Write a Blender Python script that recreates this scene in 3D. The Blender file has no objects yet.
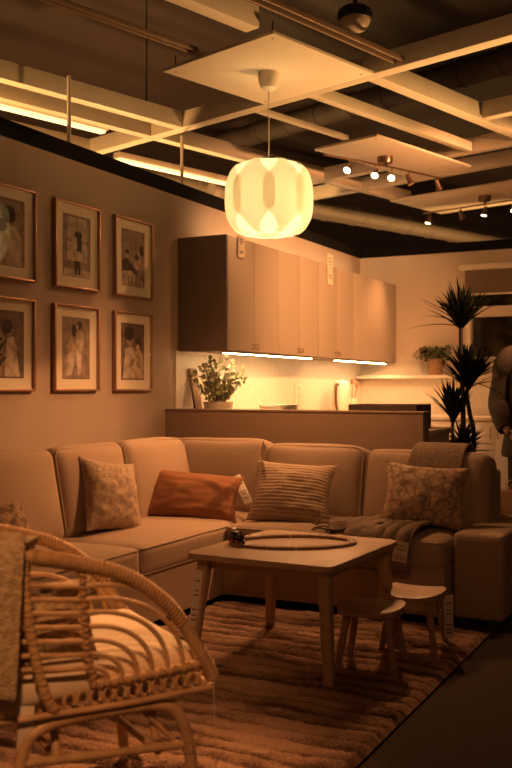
import bpy, bmesh, random
from math import sin, cos, tan, pi, radians, atan2, sqrt, exp
from mathutils import Vector, Matrix, noise as mnoise

random.seed(7)
C = bpy.context.scene.collection
S = bpy.context.scene

# ------------------------------------------------------------------ camera
CAM_H = 1.17
YAW = radians(27.1)
FPX = 940.0
cam_d = bpy.data.cameras.new('camera')
cam = bpy.data.objects.new('camera', cam_d)
C.objects.link(cam)
cam.location = (0, 0, CAM_H)
cam.rotation_euler = (radians(90), 0, YAW)
cam_d.sensor_fit = 'VERTICAL'
cam_d.sensor_height = 36.0
cam_d.lens = FPX / 768 * 36
cam_d.shift_y = 4 / 768
cam_d.clip_end = 200
cam_d.dof.use_dof = True
cam_d.dof.focus_distance = 4.9
cam_d.dof.aperture_fstop = 3.2
S.camera = cam

# ------------------------------------------------------------------ world, lights, exposure
WARM = (1.0, 0.41, 0.145)
WARM_LAMP = (1.0, 0.50, 0.16)
WARM_LED = (1.0, 0.60, 0.27)
W = bpy.data.worlds.new('world')
S.world = W
W.use_nodes = True
bg = W.node_tree.nodes['Background']
bg.inputs[0].default_value = (1.0, 0.42, 0.20, 1)
bg.inputs[1].default_value = 0.085
S.view_settings.view_transform = 'Standard'
S.view_settings.look = 'None'
S.view_settings.gamma = 1.0
S.view_settings.use_curve_mapping = False
S.view_settings.exposure = 0.0
PENDANT_W = 4.6
DOWN_W = 50.0
LED_STRENGTH = 60.0
STRIP_STRENGTH = 1.3
SPOT_W = 300.0


def lamp(name, kind, loc, energy, color, size=0.1, target=None, angle=60, blend=0.6, parent=None):
    d = bpy.data.lights.new(name, kind)
    d.energy = energy
    d.color = color
    if kind == 'AREA':
        d.shape = 'DISK'
        d.size = size
    else:
        d.shadow_soft_size = size
    if kind == 'SPOT':
        d.spot_size = radians(angle)
        d.spot_blend = blend
    o = bpy.data.objects.new(name, d)
    C.objects.link(o)
    o.location = loc
    if target is not None:
        v = Vector(target) - Vector(loc)
        o.rotation_euler = v.to_track_quat('-Z', 'Y').to_euler()
    if parent:
        o.parent = parent
    return o


# unseen spots on kitchen fronts and armchair, fills added for sofa and table,
# upward fills added under the grid, and the lamps of the neighbouring rooms behind the two walls
lamp('unseen_spot', 'SPOT', (-0.35, 6.3, 2.62), 820, WARM, 0.06, (-3.06, 7.3, 1.75), 75, 1.0)
lamp('unseen_spot', 'SPOT', (-0.75, 5.5, 2.88), 345, WARM, 0.07, (-3.15, 4.1, 0.65), 44, 1.0)  # added to light the left wing of the sofa
lamp('unseen_spot', 'SPOT', (-3.3, 3.2, 2.85), 480, WARM, 0.06, (-1.58, 2.25, 0.45), 27, 1.0)
lamp('unseen_spot', 'SPOT', (-0.35, 0.1, 2.7), 235, WARM, 0.08, (-1.72, 1.95, 0.55), 34, 1.0)  # added fill on the near side of the armchair
lamp('unseen_spot', 'SPOT', (0.4, 0.2, 2.85), 70, WARM, 0.15, (-2.1, 4.9, 0.75), 36, 1.0)  # soft frontal fill, added for table and half wall
lamp('up_fill', 'SPOT', (1.0, 2.2, 0.62), 45, WARM_LAMP, 0.10, (-0.4, 3.7, 3.0), 90, 1.0)  # added without a lamp body, brightens the undersides of beams and boards
lamp('up_fill', 'SPOT', (-0.35, 6.4, 0.9), 560, WARM_LAMP, 0.10, (-1.35, 5.2, 3.0), 80, 1.0)
lamp('next_room_lamp', 'POINT', (-4.25, 3.7, 1.7), 200, WARM_LAMP, 0.12)
lamp('next_room_lamp', 'POINT', (-4.35, 6.6, 1.7), 200, WARM_LAMP, 0.12)
lamp('next_room_lamp', 'POINT', (-1.8, 10.2, 1.7), 160, WARM_LAMP, 0.12)

# ------------------------------------------------------------------ photograph frame -> place
sA, cA = sin(YAW), cos(YAW)


def ray(px):
    t = (px - 256) / FPX
    return (-sA + t * cA, cA + t * sA)


def at_x(px, X):
    d = ray(px)
    k = X / d[0]
    return X, k * d[1], k


def at_y(px, Y):
    d = ray(px)
    k = Y / d[1]
    return k * d[0], Y, k


def at_z(px, py, Z):
    k = (CAM_H - Z) * FPX / (py - 388)
    d = ray(px)
    return k * d[0], k * d[1], k


# ------------------------------------------------------------------ materials
MATS = {}


def new_mat(name):
    m = bpy.data.materials.new(name)
    m.use_nodes = True
    nt = m.node_tree
    b = nt.nodes['Principled BSDF']
    MATS[name] = m
    return m, nt, b


def mat(name, col, rough=0.6, var=0.0, scale=20, bump=0.0, bscale=200, metal=0.0, stretch=None, spec=None, sheen=0):
    m, nt, b = new_mat(name)
    b.inputs['Base Color'].default_value = (*col, 1)
    b.inputs['Roughness'].default_value = rough
    b.inputs['Metallic'].default_value = metal
    if spec is not None:
        b.inputs['Specular IOR Level'].default_value = spec
    if sheen:
        b.inputs['Sheen Weight'].default_value = sheen
    tc = nt.nodes.new('ShaderNodeTexCoord')
    mp = nt.nodes.new('ShaderNodeMapping')
    nt.links.new(tc.outputs['Object'], mp.inputs[0])
    if stretch:
        mp.inputs['Scale'].default_value = stretch
    if var > 0:
        n = nt.nodes.new('ShaderNodeTexNoise')
        n.inputs['Scale'].default_value = scale
        n.inputs['Detail'].default_value = 5
        r = nt.nodes.new('ShaderNodeValToRGB')
        r.color_ramp.elements[0].position = 0.3
        r.color_ramp.elements[1].position = 0.7
        r.color_ramp.elements[0].color = (*[c * (1 - var) for c in col], 1)
        r.color_ramp.elements[1].color = (*[min(1, c * (1 + var)) for c in col], 1)
        nt.links.new(mp.outputs[0], n.inputs['Vector'])
        nt.links.new(n.outputs['Fac'], r.inputs[0])
        nt.links.new(r.outputs[0], b.inputs['Base Color'])
    if bump > 0:
        n2 = nt.nodes.new('ShaderNodeTexNoise')
        n2.inputs['Scale'].default_value = bscale
        n2.inputs['Detail'].default_value = 3
        bp = nt.nodes.new('ShaderNodeBump')
        bp.inputs['Strength'].default_value = bump
        bp.inputs['Distance'].default_value = 0.01
        nt.links.new(mp.outputs[0], n2.inputs['Vector'])
        nt.links.new(n2.outputs['Fac'], bp.inputs['Height'])
        nt.links.new(bp.outputs[0], b.inputs['Normal'])
    return m


def emit(name, col, strength):
    m, nt, b = new_mat(name)
    b.inputs['Base Color'].default_value = (0.8, 0.8, 0.8, 1)
    b.inputs['Emission Color'].default_value = (*col, 1)
    b.inputs['Emission Strength'].default_value = strength
    return m


def pattern_mat(name, base, line, kind, scale, rough=0.9, thr=0.06, bump=0.3):
    """fabric with a printed or woven pattern that belongs to the cloth"""
    m, nt, b = new_mat(name)
    b.inputs['Roughness'].default_value = rough
    tc = nt.nodes.new('ShaderNodeTexCoord')
    if kind == 'voronoi':
        nz = nt.nodes.new('ShaderNodeTexNoise')
        nz.inputs['Scale'].default_value = scale * 0.7
        mx = nt.nodes.new('ShaderNodeMixRGB')
        mx.inputs[0].default_value = 0.08
        nt.links.new(tc.outputs['Object'], nz.inputs['Vector'])
        nt.links.new(tc.outputs['Object'], mx.inputs[1])
        nt.links.new(nz.outputs['Color'], mx.inputs[2])
        v = nt.nodes.new('ShaderNodeTexVoronoi')
        v.feature = 'DISTANCE_TO_EDGE'
        v.inputs['Scale'].default_value = scale
        nt.links.new(mx.outputs[0], v.inputs['Vector'])
        fac = v.outputs['Distance']
    elif kind == 'rows':
        v = nt.nodes.new('ShaderNodeTexWave')
        v.bands_direction = 'Z'
        v.inputs['Scale'].default_value = scale
        v.inputs['Distortion'].default_value = 2.5
        v.inputs['Detail'].default_value = 3
        v.inputs['Detail Scale'].default_value = 4
        nt.links.new(tc.outputs['Object'], v.inputs['Vector'])
        fac = v.outputs['Fac']
    else:
        v = nt.nodes.new('ShaderNodeTexNoise')
        v.inputs['Scale'].default_value = scale
        v.inputs['Detail'].default_value = 4
        nt.links.new(tc.outputs['Object'], v.inputs['Vector'])
        fac = v.outputs['Fac']
    r = nt.nodes.new('ShaderNodeValToRGB')
    e = r.color_ramp.elements
    if kind == 'voronoi':
        e[0].position, e[1].position = thr, thr * 1.7
    elif kind == 'rows':
        e[0].position, e[1].position = 0.15, 0.7
    else:
        e[0].position, e[1].position = 0.42, 0.58
    e[0].color, e[1].color = (*line, 1), (*base, 1)
    nt.links.new(fac, r.inputs[0])
    nt.links.new(r.outputs[0], b.inputs['Base Color'])
    bp = nt.nodes.new('ShaderNodeBump')
    bp.inputs['Strength'].default_value = bump
    bp.inputs['Distance'].default_value = 0.01
    n2 = nt.nodes.new('ShaderNodeTexNoise')
    n2.inputs['Scale'].default_value = 180
    nt.links.new(tc.outputs['Object'], n2.inputs['Vector'])
    ad = nt.nodes.new('ShaderNodeMath')
    nt.links.new(n2.outputs['Fac'], ad.inputs[0])
    nt.links.new(fac, ad.inputs[1])
    nt.links.new(ad.outputs[0], bp.inputs['Height'])
    nt.links.new(bp.outputs[0], b.inputs['Normal'])
    return m


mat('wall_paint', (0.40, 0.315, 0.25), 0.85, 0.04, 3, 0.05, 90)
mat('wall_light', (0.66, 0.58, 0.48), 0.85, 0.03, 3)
mat('partition_paint', (0.27, 0.19, 0.135), 0.8, 0.04, 3)
mat('black_trim', (0.006, 0.005, 0.005), 0.7, spec=0.15)
mat('floor_dark', (0.055, 0.042, 0.036), 0.9, 0.25, 60, 0.1, 200, spec=0.1)
mat('ceiling_brown', (0.036, 0.022, 0.019), 0.95, 0.1, 2)
mat('beam_white', (0.62, 0.55, 0.45), 0.55, 0.03, 8)
mat('rail_metal', (0.26, 0.18, 0.13), 0.45, 0.05, 20, metal=0.5)
mat('panel_white', (0.72, 0.64, 0.53), 0.6, 0.02, 5)
mat('unlit_black', (0.03, 0.024, 0.02), 0.95)
mat('duct_dark', (0.05, 0.04, 0.034), 0.7)
mat('duct_grey', (0.30, 0.26, 0.22), 0.6, 0.06, 8)
mat('black_metal', (0.02, 0.018, 0.017), 0.4)
mat('bronze', (0.22, 0.14, 0.10), 0.3, metal=0.9)
mat('chrome', (0.75, 0.72, 0.68), 0.2, metal=1.0)
mat('copper', (0.42, 0.25, 0.17), 0.42, metal=0.6)
mat('mat_board', (0.76, 0.69, 0.57), 0.9)
mat('cab_side', (0.155, 0.115, 0.10), 0.6, 0.10, 6, 0.05, 60)
mat('cab_front', (0.37, 0.31, 0.25), 0.55, 0.03, 4, stretch=(1, 1, 0.2))
mat('white_lacquer', (0.66, 0.58, 0.48), 0.5)
mat('worktop', (0.62, 0.53, 0.42), 0.45, 0.08, 12)
mat('backsplash', (0.70, 0.61, 0.50), 0.45, 0.07, 25)
mat('sofa_fabric', (0.40, 0.30, 0.225), 1.0, 0.08, 350, 0.35, 420, spec=0.1)
mat('sofa_piping', (0.33, 0.255, 0.19), 0.95)
mat('sofa_foot', (0.02, 0.018, 0.016), 0.6)
mat('birch', (0.40, 0.27, 0.17), 0.5, 0.12, 5, 0.04, 80, stretch=(1.2, 9, 9))
mat('stool_wood', (0.35, 0.215, 0.135), 0.5, 0.14, 5, 0.04, 80, stretch=(1.2, 9, 9))
mat('track_wood', (0.33, 0.19, 0.11), 0.5, 0.1, 14)
mat('rust_velvet', (0.27, 0.12, 0.06), 0.85, 0.16, 9, 0.25, 260, spec=0.2)
mat('label_paper', (0.62, 0.54, 0.44), 0.7)
mat('label_ink', (0.16, 0.12, 0.09), 0.7)
mat('tag_clear', (0.6, 0.5, 0.38), 0.3)
mat('rattan', (0.50, 0.32, 0.17), 0.42, 0.22, 18, 0.15, 120)
mat('rattan_bind', (0.40, 0.24, 0.12), 0.5, 0.18, 60, 0.2, 300)
mat('cushion_cream', (0.66, 0.55, 0.40), 0.9, 0.05, 60, 0.25, 300)
mat('leaf_dark', (0.014, 0.018, 0.010), 0.7, 0.3, 9, spec=0.15)
mat('leaf_olive', (0.24, 0.24, 0.12), 0.55, 0.35, 20)
mat('leaf_shelf', (0.10, 0.115, 0.05), 0.6, 0.35, 25)
mat('stem_brown', (0.09, 0.06, 0.035), 0.8, 0.2, 30)
mat('trunk_dark', (0.035, 0.028, 0.02), 0.8, 0.2, 30)
mat('pot_brown', (0.20, 0.12, 0.07), 0.6, 0.2, 20)
mat('basket_weave', (0.30, 0.18, 0.09), 0.8, 0.3, 60, 0.5, 120)
mat('soil', (0.03, 0.022, 0.015), 1.0)
mat('board_wood', (0.24, 0.12, 0.06), 0.5, 0.2, 8, stretch=(6, 6, 1))
mat('dark_wood', (0.075, 0.045, 0.028), 0.5, 0.15, 8)
mat('ceramic_cream', (0.72, 0.64, 0.52), 0.35)
mat('jacket_cloth', (0.05, 0.038, 0.030), 0.85, 0.2, 40, 0.3, 150)
mat('trouser_cloth', (0.016, 0.014, 0.014), 0.9)
mat('skin', (0.50, 0.30, 0.21), 0.55)
mat('lip', (0.36, 0.16, 0.12), 0.5)
mat('hair_dark', (0.02, 0.014, 0.01), 0.6)
mat('eye_white', (0.7, 0.66, 0.6), 0.3)
mat('shoe_black', (0.015, 0.014, 0.014), 0.4)
mat('paper_bag', (0.42, 0.25, 0.15), 0.8, 0.08, 14)
mat('blind_fabric', (0.22, 0.165, 0.12), 0.85, 0.05, 60)
mat('window_white', (0.85, 0.78, 0.67), 0.45)
mat('dome_glass', (0.35, 0.28, 0.22), 0.25)
mat('train_black', (0.012, 0.011, 0.011), 0.35)
mat('train_red', (0.40, 0.05, 0.025), 0.4)
mat('train_white', (0.7, 0.64, 0.55), 0.4)
emit('spot_glow', (1.0, 0.72, 0.36), 14.0)
emit('led_glow', WARM_LED, LED_STRENGTH)
emit('led_fill', WARM_LED, 14.0)
emit('tube_glow', (1.0, 0.70, 0.34), STRIP_STRENGTH)
pattern_mat('knit_beige', (0.40, 0.29, 0.20), (0.31, 0.22, 0.15), 'rows', 16)
pattern_mat('bobble_beige', (0.43, 0.32, 0.22), (0.30, 0.215, 0.15), 'noise', 45)
pattern_mat('scroll_print', (0.44, 0.32, 0.22), (0.26, 0.17, 0.115), 'voronoi', 21, thr=0.075)
pattern_mat('fleck_print', (0.36, 0.25, 0.15), (0.14, 0.085, 0.05), 'noise', 26)
pattern_mat('throw_knit', (0.215, 0.15, 0.105), (0.12, 0.08, 0.055), 'noise', 120)
pattern_mat('towel_boucle', (0.50, 0.385, 0.235), (0.36, 0.26, 0.15), 'noise', 55, bump=0.8)


def rug_mat():
    m, nt, b = new_mat('rug_shag')
    b.inputs['Roughness'].default_value = 1.0
    b.inputs['Specular IOR Level'].default_value = 0.1
    tc = nt.nodes.new('ShaderNodeTexCoord')
    mp = nt.nodes.new('ShaderNodeMapping')
    mp.inputs['Scale'].default_value = (0.8, 2.2, 1)
    n = nt.nodes.new('ShaderNodeTexNoise')
    n.inputs['Scale'].default_value = 3.2
    n.inputs['Detail'].default_value = 4
    nt.links.new(tc.outputs['Object'], mp.inputs[0])
    nt.links.new(mp.outputs[0], n.inputs['Vector'])
    n2 = nt.nodes.new('ShaderNodeTexNoise')
    n2.inputs['Scale'].default_value = 140
    n2.inputs['Detail'].default_value = 3
    nt.links.new(tc.outputs['Object'], n2.inputs['Vector'])
    mx = nt.nodes.new('ShaderNodeMath')
    mx.operation = 'MULTIPLY_ADD'
    mx.inputs[1].default_value = 0.45
    nt.links.new(n2.outputs['Fac'], mx.inputs[0])
    nt.links.new(n.outputs['Fac'], mx.inputs[2])
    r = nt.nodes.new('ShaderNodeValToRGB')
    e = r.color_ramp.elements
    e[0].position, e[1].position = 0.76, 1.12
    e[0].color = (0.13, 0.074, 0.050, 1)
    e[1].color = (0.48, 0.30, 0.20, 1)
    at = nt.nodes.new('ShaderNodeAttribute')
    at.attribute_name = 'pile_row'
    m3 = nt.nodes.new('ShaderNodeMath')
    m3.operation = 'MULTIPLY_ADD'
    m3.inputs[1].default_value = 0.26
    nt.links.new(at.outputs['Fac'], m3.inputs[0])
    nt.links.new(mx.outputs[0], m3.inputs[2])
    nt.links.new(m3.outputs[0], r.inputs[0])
    nt.links.new(r.outputs[0], b.inputs['Base Color'])
    bp = nt.nodes.new('ShaderNodeBump')
    bp.inputs['Strength'].default_value = 0.8
    bp.inputs['Distance'].default_value = 0.02
    nt.links.new(n2.outputs['Fac'], bp.inputs['Height'])
    nt.links.new(bp.outputs[0], b.inputs['Normal'])


rug_mat()


def shade_mat(name, transmit, refl, col):
    m = bpy.data.materials.new(name)
    m.use_nodes = True
    nt = m.node_tree
    nt.nodes.clear()
    out = nt.nodes.new('ShaderNodeOutputMaterial')
    t = nt.nodes.new('ShaderNodeBsdfTranslucent')
    t.inputs[0].default_value = (*[c * transmit for c in col], 1)
    d = nt.nodes.new('ShaderNodeBsdfDiffuse')
    d.inputs[0].default_value = (*[c * refl for c in col], 1)
    a = nt.nodes.new('ShaderNodeAddShader')
    nt.links.new(t.outputs[0], a.inputs[0])
    nt.links.new(d.outputs[0], a.inputs[1])
    nt.links.new(a.outputs[0], out.inputs[0])
    MATS[name] = m


shade_mat('petal_paper', 0.58, 0.36, (1, 0.95, 0.82))
shade_mat('liner_paper', 0.62, 0.34, (1, 0.97, 0.9))


def glass_mat(name='picture_glass', rough=0.03, fac=0.07):
    m = bpy.data.materials.new(name)
    m.use_nodes = True
    nt = m.node_tree
    nt.nodes.clear()
    out = nt.nodes.new('ShaderNodeOutputMaterial')
    t = nt.nodes.new('ShaderNodeBsdfTransparent')
    g = nt.nodes.new('ShaderNodeBsdfGlossy')
    g.inputs['Roughness'].default_value = rough
    lw = nt.nodes.new('ShaderNodeLayerWeight')
    lw.inputs['Blend'].default_value = 0.5
    pw_ = nt.nodes.new('ShaderNodeMath')
    pw_.operation = 'POWER'
    pw_.inputs[1].default_value = 5.0
    nt.links.new(lw.outputs['Facing'], pw_.inputs[0])
    f = nt.nodes.new('ShaderNodeMath')
    f.operation = 'MULTIPLY_ADD'
    f.inputs[1].default_value = 0.5
    f.inputs[2].default_value = 0.045
    nt.links.new(pw_.outputs[0], f.inputs[0])
    x = nt.nodes.new('ShaderNodeMixShader')
    nt.links.new(f.outputs[0], x.inputs[0])
    nt.links.new(t.outputs[0], x.inputs[1])
    nt.links.new(g.outputs[0], x.inputs[2])
    nt.links.new(x.outputs[0], out.inputs[0])
    MATS[name] = m


glass_mat()


def foliage_backdrop_mat():
    m, nt, b = new_mat('garden_print')
    b.inputs['Roughness'].default_value = 0.9
    tc = nt.nodes.new('ShaderNodeTexCoord')
    n = nt.nodes.new('ShaderNodeTexNoise')
    n.inputs['Scale'].default_value = 6
    n.inputs['Detail'].default_value = 6
    nt.links.new(tc.outputs['Object'], n.inputs['Vector'])
    r = nt.nodes.new('ShaderNodeValToRGB')
    e = r.color_ramp.elements
    e[0].position, e[1].position = 0.4, 0.75
    e[0].color = (0.012, 0.014, 0.008, 1)
    e[1].color = (0.17, 0.14, 0.07, 1)
    nt.links.new(n.outputs['Fac'], r.inputs[0])
    nt.links.new(r.outputs[0], b.inputs['Base Color'])


foliage_backdrop_mat()

# ------------------------------------------------------------------ mesh helpers


def smooth_path(pts, n=6, closed=False):
    P = [Vector(p) for p in pts]
    out = []
    m = len(P)
    rng = m if closed else m - 1
    for i in range(rng):
        p0 = P[(i - 1) % m] if (closed or i > 0) else P[0] * 2 - P[1]
        p1 = P[i]
        p2 = P[(i + 1) % m]
        p3 = P[(i + 2) % m] if (closed or i + 2 < m) else P[-1] * 2 - P[-2]
        for k in range(n):
            t = k / n
            out.append(0.5 * ((2 * p1) + (-p0 + p2) * t + (2 * p0 - 5 * p1 + 4 * p2 - p3) * t * t + (-p0 + 3 * p1 - 3 * p2 + p3) * t ** 3))
    if not closed:
        out.append(P[-1])
    return out


class MB:
    def __init__(self):
        self.bm = bmesh.new()
        self.mats = []

    def _mi(self, m):
        if m is None:
            return 0
        if m not in self.mats:
            self.mats.append(m)
        return self.mats.index(m)

    def verts_faces(self, vs, fs, M=None, m=None):
        mi = self._mi(m)
        bv = [self.bm.verts.new((M @ Vector(v)) if M is not None else v) for v in vs]
        for f in fs:
            try:
                fc = self.bm.faces.new([bv[i] for i in f])
                fc.material_index = mi
                fc.smooth = True
            except ValueError:
                pass
        return self

    def box(self, x0, x1, y0, y1, z0, z1, bevel=0.0, M=None, m=None, seg=2):
        tmp = bmesh.new()
        bmesh.ops.create_cube(tmp, size=1.0)
        for v in tmp.verts:
            v.co = Vector(((x0 + x1) / 2 + v.co.x * (x1 - x0), (y0 + y1) / 2 + v.co.y * (y1 - y0), (z0 + z1) / 2 + v.co.z * (z1 - z0)))
        if bevel > 0:
            bmesh.ops.bevel(tmp, geom=list(tmp.edges), offset=bevel, segments=seg, affect='EDGES', profile=0.5)
        self._absorb(tmp, M, m)
        return self

    def _absorb(self, tmp, M=None, m=None):
        tmp.verts.index_update()
        vs = [v.co.copy() for v in tmp.verts]
        fs = [[v.index for v in f.verts] for f in tmp.faces]
        tmp.free()
        self.verts_faces(vs, fs, M, m)

    def tube(self, pts, r, seg=8, closed=False, cap=True, M=None, m=None, sm=0):
        P = smooth_path(pts, sm, closed) if sm else [Vector(p) for p in pts]
        n = len(P)
        R = r if isinstance(r, (list, tuple)) else [r, r]
        if len(R) != n:
            R = [R[0] + (R[-1] - R[0]) * i / max(1, n - 1) for i in range(n)] if len(R) == 2 else [R[min(len(R) - 1, int(i * len(R) / n))] for i in range(n)]
        # parallel transport frame
        T = []
        for i in range(n):
            a = P[(i - 1) % n] if (closed or i > 0) else P[i]
            b = P[(i + 1) % n] if (closed or i < n - 1) else P[i]
            t = (b - a)
            T.append(t.normalized() if t.length > 1e-9 else Vector((0, 0, 1)))
        up = Vector((0, 0, 1)) if abs(T[0].z) < 0.9 else Vector((1, 0, 0))
        N = (up - T[0] * up.dot(T[0])).normalized()
        vs, fs = [], []
        for i in range(n):
            N = (N - T[i] * N.dot(T[i]))
            N = N.normalized() if N.length > 1e-9 else T[i].orthogonal().normalized()
            B = T[i].cross(N)
            for j in range(seg):
                a = 2 * pi * j / seg
                vs.append(P[i] + (N * cos(a) + B * sin(a)) * R[i])
        for i in range(n if closed else n - 1):
            for j in range(seg):
                i2 = (i + 1) % n
                fs.append((i * seg + j, i * seg + (j + 1) % seg, i2 * seg + (j + 1) % seg, i2 * seg + j))
        if cap and not closed:
            fs.append(tuple(range(seg))[::-1])
            fs.append(tuple((n - 1) * seg + j for j in range(seg)))
        self.verts_faces(vs, fs, M, m)
        return self

    def wrap(self, pts, r, th, turns, sm=6, seg=5, hand=1, phase=0, M=None, m=None, per=14):
        """thin strand wound round a rail"""
        P = smooth_path(pts, sm)
        n = len(P)
        cum = [0]
        for i in range(1, n):
            cum.append(cum[-1] + (P[i] - P[i - 1]).length)
        L = cum[-1]
        out = []
        N = None
        tot = int(turns * per)
        k = 0
        for q in range(tot + 1):
            s = L * q / tot
            while k < n - 2 and cum[k + 1] < s:
                k += 1
            t = (s - cum[k]) / max(1e-9, cum[k + 1] - cum[k])
            p = P[k].lerp(P[k + 1], t)
            T = (P[k + 1] - P[k]).normalized()
            if N is None:
                up = Vector((0, 0, 1)) if abs(T.z) < 0.9 else Vector((1, 0, 0))
                N = up
            N = (N - T * N.dot(T)).normalized()
            B = T.cross(N)
            a = hand * 2 * pi * q / per + phase
            out.append(p + (N * cos(a) + B * sin(a)) * r)
        self.tube(out, th, seg, M=M, m=m)
        return self

    def lathe(self, prof, seg=24, M=None, m=None, cap=False):
        vs, fs = [], []
        n = len(prof)
        for r, z in prof:
            for j in range(seg):
                a = 2 * pi * j / seg
                vs.append((r * cos(a), r * sin(a), z))
        for i in range(n - 1):
            for j in range(seg):
                fs.append((i * seg + j, i * seg + (j + 1) % seg, (i + 1) * seg + (j + 1) % seg, (i + 1) * seg + j))
        if cap:
            fs.append(tuple(range(seg))[::-1])
            fs.append(tuple((n - 1) * seg + j for j in range(seg)))
        self.verts_faces(vs, fs, M, m)
        return self

    def grid(self, fn, nu, nv, M=None, m=None, cu=False):
        vs = [fn(i / nu, j / nv) for j in range(nv + 1) for i in range(nu + (0 if cu else 1))]
        w = nu if cu else nu + 1
        fs = []
        for j in range(nv):
            for i in range(nu):
                i2 = (i + 1) % w
                fs.append((j * w + i, j * w + i2, (j + 1) * w + i2, (j + 1) * w + i))
        self.verts_faces(vs, fs, M, m)
        return self

    def poly(self, pts, m=None, M=None):
        self.verts_faces(pts, [tuple(range(len(pts)))], M, m)
        return self

    def prism(self, outline, z0, z1, M=None, m=None, bevel=0.0):
        tmp = bmesh.new()
        a = [tmp.verts.new((x, y, z0)) for x, y in outline]
        b = [tmp.verts.new((x, y, z1)) for x, y in outline]
        n = len(a)
        tmp.faces.new(a[::-1])
        tmp.faces.new(b)
        for i in range(n):
            tmp.faces.new((a[i], a[(i + 1) % n], b[(i + 1) % n], b[i]))
        if bevel > 0:
            ed = [e for e in tmp.edges if abs(e.verts[0].co.z - e.verts[1].co.z) < 1e-6]
            bmesh.ops.bevel(tmp, geom=ed, offset=bevel, segments=2, affect='EDGES', profile=0.5)
        self._absorb(tmp, M, m)
        return self

    def build(self, name, material=None, parent=None, loc=None, rot=None, sharp=radians(38), merge=False):
        if merge:
            bmesh.ops.remove_doubles(self.bm, verts=self.bm.verts, dist=1e-5)
        bmesh.ops.recalc_face_normals(self.bm, faces=self.bm.faces)
        me = bpy.data.meshes.new(name)
        self.bm.to_mesh(me)
        self.bm.free()
        for k in (self.mats or [material]):
            if k is not None:
                me.materials.append(MATS[k])
            elif material:
                me.materials.append(MATS[material])
        try:
            me.set_sharp_from_angle(angle=sharp)
        except Exception:
            pass
        o = bpy.data.objects.new(name, me)
        C.objects.link(o)
        if parent is not None:
            o.parent = parent
        if loc is not None:
            o.location = loc
        if rot is not None:
            o.rotation_euler = rot
        return o


def T(x=0, y=0, z=0):
    return Matrix.Translation((x, y, z))


def R(ax, deg):
    return Matrix.Rotation(radians(deg), 4, ax)


def tag(o, label=None, cat=None, group=None, kind=None):
    if label:
        o['label'] = label
    if cat:
        o['category'] = cat
    if group:
        o['group'] = group
    if kind:
        o['kind'] = kind
    return o


def thing(name, label, cat, loc=(0, 0, 0), rot=(0, 0, 0), group=None):
    o = bpy.data.objects.new(name, None)
    o.empty_display_size = 0.1
    C.objects.link(o)
    o.location = loc
    o.rotation_euler = rot
    return tag(o, label, cat, group)


def struct(name, mb, material, label, **kw):
    o = mb.build(name, material, **kw)
    return tag(o, label, kind='structure')


def copy_tree(o, parent=None):
    c = o.copy()
    C.objects.link(c)
    if parent is not None:
        c.parent = parent
    for ch in o.children:
        copy_tree(ch, c)
    return c


def rounded_block(sx, sy, sz, r, bulge=(0, 0, 0), n=14, seed=0, wob=0.0):
    """upholstery block: rounded edges, puffed faces; centred, returns MB"""
    tmp = bmesh.new()
    bmesh.ops.create_cube(tmp, size=2.0)
    bmesh.ops.subdivide_edges(tmp, edges=list(tmp.edges), cuts=n, use_grid_fill=True)
    h = Vector((sx / 2, sy / 2, sz / 2))
    for v in tmp.verts:
        c = v.co.copy()
        # denser sampling near edges
        c = Vector([(1.35 * a - 0.35 * a ** 3) for a in c])
        p = Vector((c.x * h.x, c.y * h.y, c.z * h.z))
        inner = Vector([max(-(h[i] - r), min(h[i] - r, p[i])) for i in range(3)])
        d = p - inner
        q = inner + d.normalized() * r if d.length > 1e-9 else p
        fx, fy, fz = [max(0, 1 - abs(c[i]) ** 2.4) for i in range(3)]
        if bulge[0]:
            q.x += bulge[0] * c.x * fy * fz
        if bulge[1]:
            q.y += bulge[1] * c.y * fx * fz
        if bulge[2]:
            q.z += bulge[2] * c.z * fx * fy
        if wob:
            q += mnoise.noise_vector(q * 4 + Vector((seed, seed * 2.3, 0))) * wob
        v.co = q
    mb = MB()
    mb._absorb(tmp)
    return mb


def pillow_mesh(w, h, t, seed=0, pinch=0.10, wr=0.012, n=30, sag=0.0):
    """soft cushion in its own X (width) / Z (height) plane, thickness along Y, base at z=0"""
    mb = MB()

    def surf(sgn):
        def fn(a, b):
            u, v = a * 2 - 1, b * 2 - 1
            # edges drawn in between the corners
            x = u * (1 + pinch * 0.35 - pinch * (1 - v * v) * (u * u))
            z = v * (1 + pinch * 0.35 - pinch * (1 - u * u) * (v * v))
            e = max(0.0, (1 - abs(u) ** 2.2)) * max(0.0, (1 - abs(v) ** 2.2))
            th = t / 2 * e ** 0.56
            q = Vector((x * w / 2, sgn * th, z * h / 2 + h / 2))
            k = mnoise.noise(Vector((u * 1.6 + seed, v * 1.6, sgn * 3.0 + seed)))
            k2 = mnoise.noise(Vector((u * 4 + seed * 3, v * 4, sgn * 5.0)))
            k3 = mnoise.noise(Vector((u * 2.2 - v * 5 + seed, v * 2.5 + u * 3, sgn + seed)))
            q.y += (k * wr * 1.4 + k2 * wr * 0.6 + k3 * wr * 0.7) * e ** 0.4
            q.z -= sag * (1 - u * u) * (b)
            return q
        return fn
    mb.grid(surf(-1), n, n)
    mb.grid(surf(1), n, n)
    return mb


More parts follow.
